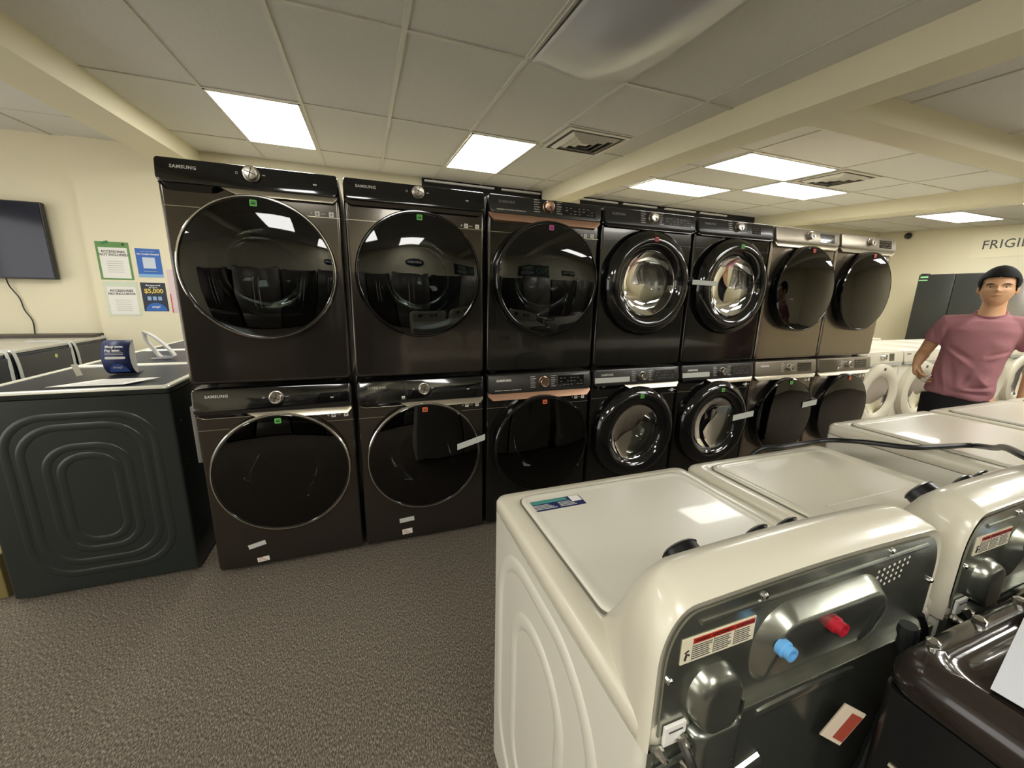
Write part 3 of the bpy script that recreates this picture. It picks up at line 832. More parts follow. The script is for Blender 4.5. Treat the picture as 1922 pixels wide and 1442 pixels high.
    # valve housing: rounded bulge
    bx0, bx1, bz0, bz1 = -hw + .160, -hw + .435, deck + .038, deck + .130
    mb = MB()
    steps = ((0, -.003), (.0012, -.0045), (.004, -.0075), (.019, -.0215), (.0215, -.0235), (.0245, -.0242), (.030, -.0242))
    loops = []
    for i_, y in steps:
        loops.append([(x, y, z) for x, z in rr(bx0 + i_, bx1 - i_, bz0 - .045, bz1 - i_ * .8, max(.02, .062 - i_ * 1.2), 10)])
    mb.loft(loops, False, True)
    for v in mb.bm.verts:
        if v.co.z < bz0 + .02:
            v.co.y = -.003 + (v.co.y + .003) * max(0, (v.co.z - bz0 + .045) / .065); v.co.z = max(v.co.z, bz0 - .03)
    vh = mb.make('valve_housing', galv_m, bp_, angle=60)
    for nm, vx, vz_, m_, lb in (('cold_inlet_cap', bx0 + .028, bz0 + .046, mat('sky_blue_plastic', (104, 170, 224), .4), 'light blue cap'), ('hot_inlet_cap', bx0 + .128, bz0 + .052, mat('deep_red_plastic', (170, 22, 42), .4), 'red cap')):
        m2 = MB(); m2.lathe_y([(.0120, -.021), (.0120, -.029), (.0098, -.0305), (.0098, -.038), (.006, -.038), (.0055, -.028)], vx, vz_, 18, c1=True)
        cp_ = m2.make(nm, m_, vh); cp_['label'] = lb
    # perforations: small bright holes
    mb = MB()
    for i in range(8):
        for j in range(4):
            if (i, j) in ((0, 3), (7, 0), (7, 1)): continue
            px_ = cr_ - .148 - .045 + i * .0125 + j * .001; pz_ = deck + .094 + j * .0098 + i * .0014
            mb.lathe_y([(.0028, -.0034), (.0001, -.0038)], px_, pz_, 8)
    o = mb.make('vent_holes', mat('lit_hole', (228, 226, 214), .6), bp_); o['kind'] = 'stuff'
    # warning label
    lt = bpy.data.objects.new('warning_label', None)
    x_l, x_r, z_l, z_h = -hw + .036, -hw + .158, deck + .088, deck + .124
    mb = MB(); mb.box(x_l, x_r, -.0042, -.002, z_l, z_h)
    wl = mb.make('warning_label', mat('label_cream', (226, 218, 190), .5), bp_, smooth=False); wl['label'] = 'cream warning label with a red header'
    mb = MB(); mb.box(x_l + .017, x_r - .002, -.0048, -.004, z_h - .0095, z_h - .002)
    mb.make('label_header', mat('label_red', (176, 40, 24), .5), wl, smooth=False)
    text('label_heading', 'WARNING   AVERTISSEMENT   ADVERTENCIA', .0058, mat('label_black', (24, 16, 14), .5), wl, ((x_l + x_r) / 2 + .008, -.0049, z_h - .0058), (PI / 2, 0, 0), 'CENTER', .0001, 1.0, .0001, sx=.84)
    mb = MB()
    rnd = random.Random(3)
    for c_ in range(3):
        xa = x_l + .018 + c_ * .0345
        mb.box(xa - .0012, xa - .0008, -.0046, -.004, z_l + .002, z_h - .010)
        for r_ in range(7):
            mb.box(xa, xa + .031 - rnd.random() * .008, -.0046, -.004, z_l + .0035 + r_ * .0031, z_l + .0045 + r_ * .0031)
    mb.make('label_print', ink_m, wl, smooth=False)
    mb = MB(); mb.tube([(x_l + .006, -.0045, z_l + .006), (x_l + .008, -.0045, z_l + .014), (x_l + .012, -.0045, z_l + .012)], .0014, 6); mb.tube([(x_l + .005, -.0045, z_l + .016), (x_l + .011, -.0045, z_l + .019)], .0009, 6)
    mb.make('hazard_symbol', MATS['label_black'], wl)
    # rim lip under the console plate
    mb = MB()
    mb.box(-hw + .14, cr_ - .012, -.014, .0, deck - .019, deck - .015, .001)
    mb.box(-hw + .138, -hw + .1405, -.020, .0, deck - .019, deck + .012)
    mb.make('plate_lip', galv_m, bp_, smooth=False)
    # cord housing bump and channel
    mb = MB()
    loops = []
    for i_, y in ((0, -.002), (.002, -.008), (.006, -.016), (.011, -.021), (.016, -.0228), (.022, -.023)):
        loops.append([(x, y, z) for x, z in rr(-hw + .056 + i_, -hw + .136 - i_ * .45, deck - .018, deck + .070 - i_ * 1.2, max(.012, .036 - i_), 8)])
    mb.loft(loops, False, True)
    mb.make('cord_housing', galv_m, bp_, angle=60)
    # rear steel panel of the cabinet
    mb = MB()
    mb.box(-hw + .008, hw - .008, -.006, .004, .03, deck - .034, .002)
    rp = mb.make('rear_panel', galv2_m, t, smooth=False)
    mb = MB()
    for (a, b_, z0, z1, q) in ((-hw + .058, -hw + .150, .15, deck - .018, .022),):
        loops = []
        for i_, y in ((0, -.004), (.003, -.014), (.012, -q), (.02, -q - .001)):
            loops.append([(x, y, z) for x, z in rr(a + i_, b_ - i_, z0 + i_, z1 - i_ * .3, .012, 4)])
        mb.loft(loops, False, True)
    ch = mb.make('wiring_channel', galv2_m, rp, angle=50)
    mb = MB()
    for k in range(3): mb.lathe_y([(.0016, -.0275), (.0001, -.028)], -hw + .125, deck - .062 - k * .009, 8)
    mb.lathe_y([(.0034, -.0275), (.0001, -.0285)], -hw + .125, deck - .098, 8)
    mb.make('channel_rivets', chrome_m, ch)
    mb = MB()
    mb.tube(spline([(-hw + .19, -.006, deck - .048), (-hw + .28, -.007, deck - .043), (-hw + .40, -.007, deck - .046)], 6), [.006] + [.009] * 11 + [.006], 8, flat=(1, .5, 1))
    mb.make('panel_bead', galv_m, rp)
    mb = MB(); mb.tube([(-hw + .006, -.010, deck - .062), (-hw + .062, -.010, deck - .054)], .0035, 6); mb.make('panel_edge', galv_m, rp)
    mb = MB(); mb.tube([(-hw + .17, -.006, deck - .15), (-hw + .21, -.008, deck - .135)], .012, 8, flat=(1, .5, 1)); mb.make('panel_bead', galv_m, rp)
    # white corner bracket and hinge bolts
    mb = MB(); mb.box(-hw + .022, -hw + .056, -.0085, -.004, deck - .030, deck + .000, .0008)
    br = mb.make('corner_bracket', paper_m, rp, smooth=False)
    mb = MB(); mb.box(-hw + .028, -hw + .050, -.0095, -.008, deck - .009, deck - .0075); mb.make('bracket_slot', ink_m, br, smooth=False)
    for sx, sz in ((-hw + .05, -.022), (-hw + .056, -.062), (-hw + .014, -.03), (-hw + .012, -.105)):
        m2 = MB(); m2.lathe_y([(.007, -.008), (.007, -.013), (.005, -.017), (.004, -.023), (.001, -.024)], sx, deck + sz, 8)
        m2.make('bolt', chrome_m, rp)
    mb = MB()
    mb.tube(spline([(-hw + .045, -.012, deck - .02), (-hw + .05, -.03, deck - .045), (-hw + .058, -.028, deck - .075), (-hw + .05, -.012, deck - .11)], 6), .006, 8)
    mb.make('hinge_spring', mat('dull_metal', (110, 110, 106), .3, metal=.9), rp)
    # dark knobs on the sloped face
    for kx, kz, kr, nm in ((-hw + .158, .117, .031, 'dial'), (-hw + .330, .115, .022, 'dial'), (-hw + .405, .115, .022, 'dial')):
        a = R(-62)
        M_ = Matrix.Translation((kx, .112, deck + kz)) @ Matrix.Rotation(R(28), 4, 'X')
        m2 = MB(); m2.lathe_y([(kr + .004, -.006), (kr + .004, .004), (kr, .006), (kr - .002, .026), (kr - .005, .029), (.001, .0292)], 0, 0, 32)
        for v in m2.bm.verts: v.co = M_ @ v.co
        k_ = m2.make(nm, blackp_m, con)
        m2 = MB(); m2.lathe_y([(kr + .0002, .026), (kr - .004, .0296), (kr - .007, .0296)], 0, 0, 32)
        for v in m2.bm.verts: v.co = M_ @ v.co
        m2.make('dial_rim', mat('grey_rim', (150, 150, 146), .3, metal=.6), k_)
    return t

T1 = top_loader(1.080, 'nearest white top-loading washer, its steel back with blue and red inlet caps showing')
T2 = top_loader(1.742, 'white top-loading washer right behind the nearest one, black hose across its lid', lid_inner=True)
T3 = top_loader(2.49, 'taller white machine third in the foreground row, glare along its front edge', console=False, deck=.962, w=.66, dpt=.675, lid_inner=True, name='clothes_dryer', group='taller white machines at the end of the foreground row')
T4 = top_loader(3.175, 'taller white machine fourth in the foreground row, in front of the man', console=False, deck=.962, w=.66, dpt=.675, name='clothes_dryer', group='taller white machines at the end of the foreground row')
T5 = top_loader(3.85, 'taller white machine at the far end of the foreground row', console=False, deck=.962, w=.66, dpt=.675, name='clothes_dryer', group='taller white machines at the end of the foreground row')
# energy label on the nearest lid
t = thing('lid_label', 'small navy and teal label stuck on the lid of the nearest white washer', 'label', (1.215, -1.318, DECK + .0066))
MB().loft([[(x, y, 0) for x, y in rr(-.075, .075, -.024, .024, .004, 3)], [(x, y, .0008) for x, y in rr(-.075, .075, -.024, .024, .004, 3)]], True, True).make('label_sheet', navy_m, t, smooth=False)
MB().box(-.073, .035, .008, .022, .0008, .0012).make('teal_band', teal_m, t, smooth=False)
mb = MB()
for r_ in range(4): mb.box(-.066, -.006 - .006 * r_, -.018 + r_ * .006, -.0155 + r_ * .006, .0008, .0012); mb.box(.004, .05 - .004 * r_, -.018 + r_ * .006, -.0155 + r_ * .006, .0008, .0012)
mb.make('label_words', letter_m, t, smooth=False)
MB().box(.044, .072, -.004, .022, .0008, .0013).make('white_emblem', paper_m, t, smooth=False)

# black hose lying over the white tops
mb = MB()
mb.tube(spline([(2.02, -1.185, .60), (2.03, -1.185, .80), (2.07, -1.205, .905), (2.15, -1.235, .922), (2.25, -1.24, .925), (2.33, -1.275, .942), (2.335, -1.375, .972), (2.38, -1.475, .985), (2.47, -1.505, .987), (2.585, -1.535, .99), (2.50, -1.61, 1.02), (2.30, -1.69, 1.075), (2.13, -1.77, 1.106), (2.05, -1.85, 1.10), (2.03, -1.872, 1.0), (2.03, -1.872, .7)], 8), .0085, 10)
tag(mb.make('drain_hose', mat('hose_black', (16, 16, 16), .35)), 'thick black hose snaking across the tops of the white washers', 'hose')
# white strip standing in for glare on second console
tag(MB().box(-.055, .055, -.03, .03, 0, .001).make('paper_label', paper_m), 'small white paper lying on the console of the second white washer', 'paper')
bpy.data.objects['paper_label'].location = (2.03, -1.80, 1.0835)

# ------------------------------------------------------------------ black machine standing back to back with the white row
def black_back(x0, label, mirror=False):
    t = thing('clothes_dryer', label, 'dryer', (x0 + .345, -1.905, 0), 0, 'black machines back to back with the white ones')
    hw = .345; D = .70; top = .965
    mb = MB(); o_ = rr(-hw, hw, -D, 0, .02, 5)
    mb.loft([[(x, y, .03) for x, y in o_], [(x, y, top - .06) for x, y in o_]], True, True)
    mb.make('cabinet', mat('black_cabinet', (22, 22, 23), .3, coat=.2), t)
    mb = MB()
    def dk(i, z): return [(x, y, z) for x, y in rr(-hw + i, hw - i, -D + i, -i, .035, 7)]
    mb.loft([dk(.001, top - .058), dk(-.002, top - .052), dk(-.002, top - .03), dk(.004, top - .012), dk(.016, top - .002), (dk(.03, top)), dk(.034, top - .006), dk(.05, top - .006), dk(.054, top)], False, True)
    mb.make('glossy_top', mat('wrapped_gloss', (40, 33, 29), .16, coat=.5, bump=(5, .15, .02)), t, angle=60)
    mb = MB(); mb.tube([(-hw - .001, -.03, top - .17), (-hw - .001, -D + .03, top - .17)], .004, 6); mb.make('side_trim', silver_m, t)
    for k in range(3):
        mb = MB(); mb.lathe_z([(.008, top - .004), (.008, top + .006), (.004, top + .009)], -hw + .06 + .12 * k, -.018, 10)
        mb.make('top_screw', chrome_m, t)
    return t
black_back(1.435, 'glossy black machine at the lower right corner, backing onto the nearest white washer')
t = MB().loft([[(0, 0, 0), (.25, .05, 0), (.29, -.165, .0), (.02, -.215, 0)], [(0, 0, .0012), (.25, .05, .0012), (.29, -.165, .0012), (.02, -.215, .0012)]], True, True).make('paper_sheet', mat('bluish_paper', (206, 208, 212), .7), smooth=False)
t.location = (1.475, -1.985, .9665); tag(t, 'white paper sheet lying on the glossy black machine', 'paper')
# hoses and cords between the two rows
mb = MB(); pts = spline([(1.56, -1.872, .93), (1.575, -1.875, .80), (1.52, -1.872, .55), (1.44, -1.875, .3), (1.38, -1.875, .02)], 10)
mb.tube(pts, [.0115 + .0022 * (i % 2) for i in range(len(pts))], 10)
tag(mb.make('corrugated_hose', rubber_m), 'ribbed black hose hanging down behind the nearest white washer', 'hose')
mb = MB(); mb.tube(spline([(1.60, -1.868, .935), (1.615, -1.874, .88), (1.60, -1.874, .70), (1.50, -1.872, .4), (1.45, -1.872, .02)], 8), .005, 8)
tag(mb.make('power_cord', blackp_m), 'thin black power cord beside the ribbed hose behind the nearest washer', 'cord')
t = MB().box(-.014, .014, -.0012, .0012, -.036, .036, M=Matrix.Rotation(-.7, 4, 'Z') @ Matrix.Rotation(.3, 4, 'Y')).make('paper_tag', mat('tag_paper', (206, 190, 168), .6), smooth=False)
t.location = (1.425, -1.880, .80); tag(t, 'crumpled paper tag with a red patch hanging behind the nearest washer', 'paper tag')
q = MB().box(.0, .013, -.0020, -.0012, -.028, .028, M=Matrix.Rotation(-.7, 4, 'Z') @ Matrix.Rotation(.3, 4, 'Y')).make('red_patch', mat('tag_red', (150, 62, 44), .6), t, smooth=False)

# ------------------------------------------------------------------ dark machines with rimmed tops at the left
def glass_top(y0, label, first):
    w, d, top = .71, .71, .99
    t = thing('clothes_dryer', label, 'dryer', (-.825 + w / 2, y0, 0), 0, 'dark machines with pale-rimmed tops')
    hw = w / 2
    mb = MB(); o_ = rr(-hw, hw, 0, d, .015, 4)
    mb.loft([[(x, y, .02) for x, y in o_], [(x, y, top - .035) for x, y in o_]], True, True)
    mb.make('cabinet', dgreen_m, t)
    for (x0, x1, z0, z1, r_) in ((-hw + .10, hw - .085, .10, .875, .15), (-hw + .145, hw - .13, .155, .825, .14), (-hw + .22, hw - .20, .215, .73, .11), (-hw + .265, hw - .245, .26, .685, .09)):
        mb = MB(); ridge_loop(mb, [Vector((x, -.0, z)) for x, z in rr_dense(x0, x1, z0, z1, r_)], .017, 10, .2, 1)
        mb.make('side_embossing', dgreen_m, t)
    mb = MB()
    def dk(i, z): return [(x, y, z) for x, y in rr(-hw + i, hw - i, i, d - i, .02, 5)]
    mb.loft([dk(.006, top - .035), dk(.0, top - .03), dk(-.002, top - .008)], True, True)
    mb.make('top_skirt', dgreen_m, t, angle=50)
    mb = MB()
    mb.loft([dk(-.003, top - .009), dk(-.003, top - .001), dk(.001, top + .003), dk(.024, top + .003), dk(.027, top - .002)])
    rim_o = mb.make('top_rim', mat('pale_rim', (222, 220, 204), .3, metal=.2), t, angle=50)
    mb = MB(); mb.loft([dk(.02, top - .006), dk(.02, top - .001)], True, True)
    mb.make('glass_lid', mat('smoked_lid', (36, 40, 48), .3, spec=.15), t, angle=50)
    mb = MB()
    for k in range(4): mb.box(hw - .002, hw + .002, .06, .064, .2 + .2 * k, .206 + .2 * k)
    mb.make('edge_screws', chrome_m, t, smooth=False)
    return t
glass_top(.09, 'large dark green-black machine with embossed side at the lower left, pale-rimmed top', True)
glass_top(.82, 'dark machine with a pale-rimmed top just behind the embossed-side one', False)
glass_top(1.55, 'dark machine third back in the left row, near the wall of notices', False)
glass_top(2.28, 'dark machine at the back of the left row against the wall', False)

# curved card on the top
t = thing('tent_card', 'curved navy advertising card standing on the pale-rimmed top', 'sign card', (-.450, .47, .9935))
t.scale = (1.12, 1.12, 1.13)
A = [(.0 + .055 * math.cos(a) * 1.0, .078 + .078 * math.sin(a)) for a in [R(-90 + 180 * i / 20) for i in range(21)]]   # (depth, z)
mb = MB()
mb.loft([[(-.052, -y + .02, z) for y, z in A], [(.052, -y + .02, z) for y, z in A]], closed=False)
o = mb.make('printed_face', navy_m, t); md = o.modifiers.new('thick', 'SOLIDIFY'); md.thickness = .0015
mb = MB()
mb.loft([[(.0505, .02 - y * .98, .078 + (z - .078) * .98) for y, z in A], [(-.0505, .02 - y * .98, .078 + (z - .078) * .98) for y, z in A]], True, True)
mb.make('white_inside', paper_m, t, smooth=False)
mb = MB(); mb.box(-.05, .05, .015, .07, 0, .002); mb.make('card_base', navy_m, t, smooth=False)
def on_card(z):  # front surface depth at height z
    a = math.asin(max(-1, min(1, (z - .078) / .078)))
    return .02 - .055 * math.cos(a) - .002, math.atan2(.055 * math.sin(a), .078 * math.cos(a))
for s_, z_, sz in (('Shop now.', .130, .0155), ('Pay later.', .114, .0155)):
    y_, tl = on_card(z_)
    text('card_words', s_, sz, paper_m, t, (-.036, y_ - .0015, z_), (PI / 2 - tl * 1.0, 0, 0), 'LEFT', .0004, 1.0, .0006)
mb = MB()
for z_ in (.103, .096):
    y_, tl = on_card(z_); mb.box(-.036, .03, y_ - .0015, y_, z_ - .001, z_ + .001)
y_, tl = on_card(.08); mb.slab_xz(rr(-.038, .036, .075, .086, .0055, 4), y_ + .002, y_ - .001)
mb.make('card_details', paper_m, t, smooth=False)
mb = MB()
half = [(.036 * math.cos(a), .012 + .040 * math.sin(a)) for a in [PI * i / 20 for i in range(21)]]
mb.loft([[(x, on_card(z)[0] - .0006, z) for x, z in half], [(x, on_card(z)[0] + .002, z) for x, z in half]], True, True)
mb.make('blue_half_disc', mat('soft_blue', (72, 98, 168), .5), t)
y_, tl = on_card(.036)
text('card_logo', 'snap!', .017, letter_m, t, (0, y_ - .0022, .036), (PI / 2 - tl, 0, 0), 'CENTER', .0004, 1.0, .0004)
# sheets of paper
t = MB().loft([[(-.17, -.05, 0), (.11, -.055, 0), (.20, .07, .004), (-.04, .085, .003)], [(-.17, -.05, .002), (.11, -.055, .002), (.20, .07, .006), (-.04, .085, .005)]], True, True).make('paper_sheet', paper_m, smooth=False)
t.location = (-.42, .22, .9935); tag(t, 'printed paper sheet lying on the dark pale-rimmed top in front of the card', 'paper')
mb = MB()
for k in range(5): mb.box(-.09 + .03 * k * .7, .10 + .012 * k, -.035 + .024 * k, -.032 + .024 * k, .0035 + .0008 * k, .0042 + .0008 * k)
mb.make('printed_lines', letter_m if False else mat('faint_print', (170, 168, 164), .7), t, smooth=False)
t = thing('hang_tag', 'small white hang tag standing on the dark lid left of the card', 'tag', (-.62, .46, .9935))
MB().box(-.013, .013, -.001, .001, 0, .062, .0008, M=Matrix.Rotation(R(-12), 4, 'Y')).make('tag_card', whiteb_m, t, smooth=False)
# bent glossy bracket standing on the second top
t = thing('plastic_bracket', 'glossy pale bent plastic bracket standing on the machine behind the card', 'bracket', (-.50, 1.02, .9935))
mb = MB()
pth = spline([(-.065, 0, .175), (-.02, .0, .145), (.03, 0, .09), (.075, 0, .022), (.066, 0, .010), (.02, 0, .012), (-.005, 0, .0185), (-.035, 0, .075), (-.058, .0, .12), (-.065, 0, .172)], 6)
prev = None
secs = [[(p.x - .004, p.y - .02, p.z), (p.x + .004, p.y - .02, p.z + .005), (p.x + .004, p.y + .02, p.z + .005), (p.x - .004, p.y + .02, p.z)] for p in pth]
mb.loft(secs)
mb.make('bent_frame', mat('pale_gloss_plastic', (196, 196, 196), .12, coat=.6), t)
MB().box(-.055, .05, .005, .03, 0, .004).make('foot_plate', MATS['pale_gloss_plastic'], t, smooth=False)

# row of wrapped dark machines along the far left, fronts to the right
for i, (y0, lb) in enumerate(((.55, 'dark wrapped machine outside the left edge of the photo'), (1.26, 'dark wrapped machine cut by the left edge of the photo, below the television'), (1.95, 'dark wrapped machine with a small round sticker, below the television'), (2.50, 'dark wrapped machine in the back left corner under the wall'))):
    d_ = .66 if i < 3 else .54
    if i == 3: y0 = 2.63
    t = thing('wrapped_machine', lb, 'washing machine', (-2.13, y0 + d_ / 2, 0), 0, 'wrapped dark machines at the far left')
    h = .95
    mb = MB(); mb.box(-.35, .34, -d_ / 2 + .005, d_ / 2 - .005, .02, h - .02, .012); mb.make('cabinet', mat('slate_cabinet', (44, 50, 54), .35), t, smooth=False)
    mb = MB(); mb.box(.34, .355, -d_ / 2 + .02, d_ / 2 - .02, .05, h - .04, .006); mb.make('front_panel', mat('dark_blue_front', (30, 36, 48), .2, coat=.4), t, smooth=False)
    mb = MB(); mb.box(-.35, .34, -d_ / 2 + .005, d_ / 2 - .005, h - .02, h + .006, .006); mb.make('top_cover', mat('wrap_white', (196, 190, 176), .35), t, smooth=False)
    mb = MB()
    for s_ in (-1, 1):
        mb = MB(); mb.tube(spline([(.05, s_ * (d_ / 2 - .01), h + .008), (.30, s_ * (d_ / 2 - .012), h + .004), (.352, s_ * (d_ / 2 - .02), h - .05), (.357, s_ * (d_ / 2 - .03), .6), (.357, s_ * (d_ / 2 - .03), .2)], 5), .016, 6, flat=(.5, 1, 1))
        mb.make('plastic_wrap', mat('wrap_film', (186, 186, 178), .2, coat=.5), t)
    if i == 2:
        mb = MB(); mb.loft([[(.356 , .1 + .017 * math.cos(a), .86 + .017 * math.sin(a)) for a in [2 * PI * k / 20 for k in range(20)]], [(.358, .1 + .017 * math.cos(a), .86 + .017 * math.sin(a)) for a in [2 * PI * k / 20 for k in range(20)]]], True, True); mb.make('round_sticker', mat('lime_sticker', (198, 214, 120), .5), t)
struct(MB().box(-3.9, -1.82, 3.0, YB - .001, .955, .985).make('trim_9', mat('dark_sill', (70, 62, 54), .5), smooth=False))
t = thing('cardboard_box', 'olive brown cardboard box on the floor at the lower left edge', 'box', (-1.07, .35, 0))
MB().box(-.18, .19, -.2, .2, 0, .22, .004).make('box_body', mat('cardboard', (128, 112, 66), .8), t, smooth=False)
MB().box(-.17, .18, -.002, .002, .2195, .2215).make('box_seam', mat('box_tape', (150, 134, 88), .5), t, smooth=False)

# ------------------------------------------------------------------ television and notices on the back wall
t = thing('television', 'black flat television mounted on the cream wall, cut by the left edge', 'television', (-2.68, YB - .003, 1.87), 0)
MB().box(-.25, .25, -.03, 0, -.15, .15).make('wall_bracket', blackp_m, t, smooth=False)
MB().box(-.625, .625, -.085, -.03, -.355, .35, .006).make('housing', blackp_m, t, smooth=False)
MB().box(-.612, .612, -.088, -.084, -.338, .338).make('screen', mat('tv_screen', (26, 30, 48), .1), t, smooth=False)
mb = MB(); mb.tube(spline([(-2.44, YB - .05, 1.52), (-2.445, YB - .02, 1.44), (-2.40, YB - .012, 1.33), (-2.385, YB - .012, 1.22), (-2.345, YB - .012, 1.11), (-2.35, YB - .012, .985)], 8), .005, 6)
tag(mb.make('television_cable', blackp_m), 'thin dark cable hanging down the wall from the television', 'cable')

def notice(name, lb, x0, x1, z0, z1, border, sheet, build):
    t = thing(name, lb, 'notice', ((x0 + x1) / 2, 3.15, (z0 + z1) / 2), 0, 'notices on the back wall')
    w, h = (x1 - x0) / 2, (z1 - z0) / 2
    MB().box(-w, w, -.003, 0, -h, h).make('backing', border, t, smooth=False)
    if sheet: MB().box(-w + .02, w - .018, -.004, -.002, -h + .015, h - .055).make('sheet', sheet, t, smooth=False)
    build(t, w, h)
    return t
def lines(t, xa, xb, zs, m, y=-.0048, th=.003, rnd=None):
    mb = MB()
    r_ = random.Random(5)
    for z in zs:
        q = (xb - xa) * .12 * r_.random()
        mb.box(xa + q, xb - q, y, y + .001, z, z + th)
    mb.make('fine_print', m, t, smooth=False)
def b1(t, w, h, l1='ACCESSORIES', l2='NOT INCLUDED'):
    text('heading', l1, .031, ink_m, t, (.0, -.0046, h - .095), (PI / 2, 0, 0), 'CENTER', .0003, 1.0, .0008)
    text('heading', l2, .031, ink_m, t, (.0, -.0046, h - .126), (PI / 2, 0, 0), 'CENTER', .0003, 1.0, .0008)
    lines(t, -.08, .08, [h - .19 - .021 * k for k in range(6)], mat('grey_print', (150, 148, 142), .6))
def g1(t, w, h):
    b1(t, w, h)
    MB().box(-.03, .03, -.006, -.003, h - .012, h + .012, M=Matrix.Rotation(-.3, 4, 'Y')).make('green_tape', mat('green_tape', (40, 120, 60), .4), t, smooth=False)
    MB().lathe_y([(.012, -.003), (.008, -.012), (.001, -.013)], w - .045, h - .02, 12).make('clip', ink_m, t)
notice('wall_notice', 'white notice in a green-bordered sleeve on the wall, upper left of four', -1.73, -1.465, 1.53, 1.90, mat('green_border', (92, 140, 70), .4), paper_m, g1)
notice('wall_notice', 'white notice in a clear sleeve below the green-bordered one', -1.722, -1.45, 1.165, 1.515, mat('clear_sleeve', (196, 206, 180), .25, coat=.4), paper_m, lambda t, w, h: b1(t, w, h, 'ACCESSORIES', 'NO INCLUIDOS'))
def b3(t, w, h):
    text('heading', 'No Credit Needed', .0235, paper_m, t, (0, -.0036, h - .055), (PI / 2, 0, 0), 'CENTER', .0003, 1.0, .0006)
    MB().box(-.052, .052, -.0042, -.0028, -.055, .055).make('white_panel', mat('pale_panel', (200, 208, 220), .6), t, smooth=False)
    lines(t, -.07, .07, (h - .03, -.085), letter_m, y=-.0042)
    MB().box(-w, w, -.0038, -.0028, -h, -h + .03).make('lower_band', mat('light_blue_band', (130, 176, 216), .5), t, smooth=False)
notice('wall_notice', 'blue poster about credit at the upper right of the four notices', -1.42, -1.215, 1.565, 1.85, blue_m, None, b3)
def b4(t, w, h):
    text('heading', 'Get approved', .022, paper_m, t, (0, -.0036, h - .028), (PI / 2, 0, 0), 'CENTER', .0003, 1.0, .0005)
    text('heading', 'for up to', .019, paper_m, t, (0, -.0036, h - .05), (PI / 2, 0, 0), 'CENTER', .0003, 1.0, .0004)
    text('amount', '$5,000', .062, mat('gold_print', (226, 196, 84), .5), t, (0, -.0036, h - .088), (PI / 2, 0, 0), 'CENTER', .0003, .95, .0012)
    q = MB()
    for k in range(3): q.box(-.062 + .045 * k, -.03 + .045 * k, -.0042, -.0028, -.035, .005)
    q.make('small_boxes', mat('pale_blue_boxes', (140, 170, 210), .5), t, smooth=False)
    q = MB(); q.loft([[(.09 * math.cos(a), -.0034, -h + .002 + .085 * math.sin(a)) for a in [PI * i / 24 for i in range(25)]], [(.09 * math.cos(a), -.0028, -h + .002 + .085 * math.sin(a)) for a in [PI * i / 24 for i in range(25)]]], True, True); q.make('blue_half_disc', blue_m, t)
    text('logo', 'snap!', .034, paper_m, t, (0, -.0044, -h + .045), (PI / 2, 0, 0), 'CENTER', .0003, 1.0, .0006)
notice('wall_notice', 'dark poster reading $5,000 in gold at the lower right of the notices', -1.425, -1.215, 1.215, 1.51, mat('dark_poster', (22, 34, 52), .4), None, b4)
t = thing('wall_notice', 'sliver of a pink-edged poster mostly hidden behind the first dryer stack', 'notice', (-1.12, 3.15, 1.45))
MB().box(-.065, .065, -.003, 0, -.25, .2).make('poster_sheet', mat('pale_pink_sheet', (216, 196, 196), .6), t, smooth=False)
MB().box(-.065, -.055, -.0036, -.002, -.25, -.05).make('pink_edge', mat('pink_edge', (196, 70, 100), .5), t, smooth=False)

# ------------------------------------------------------------------ right side: refrigerators by the right wall, white machines behind
def fridge(name, lb, loc, rz, m, w=.91, h=1.80, handles=True, group='refrigerators', single=False):
    t = thing(name, lb, 'refrigerator', loc, rz, group)
    hw = w / 2; d = .72
    MB().box(-hw, hw, .06, d, .02, h - .02, .008).make('cabinet', blackp_m, t, smooth=False)
    if single: segs = [(-hw + .003, hw - .003, .62, h), (-hw + .003, hw - .003, .06, .61)]
    else: segs = [(-hw + .003, -.003, .62, h), (.003, hw - .003, .62, h), (-hw + .003, hw - .003, .06, .61)]
    for k, (a, b_, c_, d__) in enumerate(segs):
        mb = MB(); mb.box(a, b_, 0, .06, c_, d__, .01, 3)
        dr = mb.make('freezer_drawer' if k == len(segs) - 1 else 'door', m, t)
        if not handles: continue
        hx = (b_ - .05) if k == 0 and not single else a + .05
        mb = MB()
        if k == len(segs) - 1: mb.tube(spline([(a + .1, -.001, .54), (a + .12, -.045, .54), (b_ - .12, -.045, .54), (b_ - .1, -.001, .54)], 4), .011, 8)
        else: mb.tube(spline([(hx, -.001, c_ + .12), (hx, -.045, c_ + .15), (hx, -.045, d__ - .28), (hx, -.001, d__ - .25)], 4), .011, 8)
        mb.make('handle', chrome_m if m is not MATS.get('fridge_black') else m, dr)
    mb = MB()
    for a in (-hw + .06, hw - .06): mb.box(a - .04, a + .04, .01, .12, h, h + .018, .004)
    mb.make('hinge_cover', blackp_m, t, smooth=False)
    return t
fb = mat('fridge_black', (58, 60, 58), .28, metal=.4)
fs = mat('fridge_stainless', (150, 146, 142), .25, metal=.9)
f1 = fridge('refrigerator', 'dark french-door refrigerator behind the man, small green sticker on top corner', (9.85, 1.62, 0), -PI / 2, fb, h=1.955, w=.94, handles=False)
q = MB(); q.box(-.44, -.34, -.003, 0, 1.90, 1.925); q.box(-.455, -.34, -.003, 0, 1.855, 1.868); q.make('green_sticker', mat('pale_green', (150, 220, 160), .5), f1, smooth=False)
fridge('refrigerator', 'grey stainless refrigerator right of the head of the man', (9.85, .66, 0), -PI / 2, fs, h=1.86)
fridge('refrigerator', 'stainless refrigerator beyond the right edge of the photo', (9.85, -.30, 0), -PI / 2, fs, h=1.80)
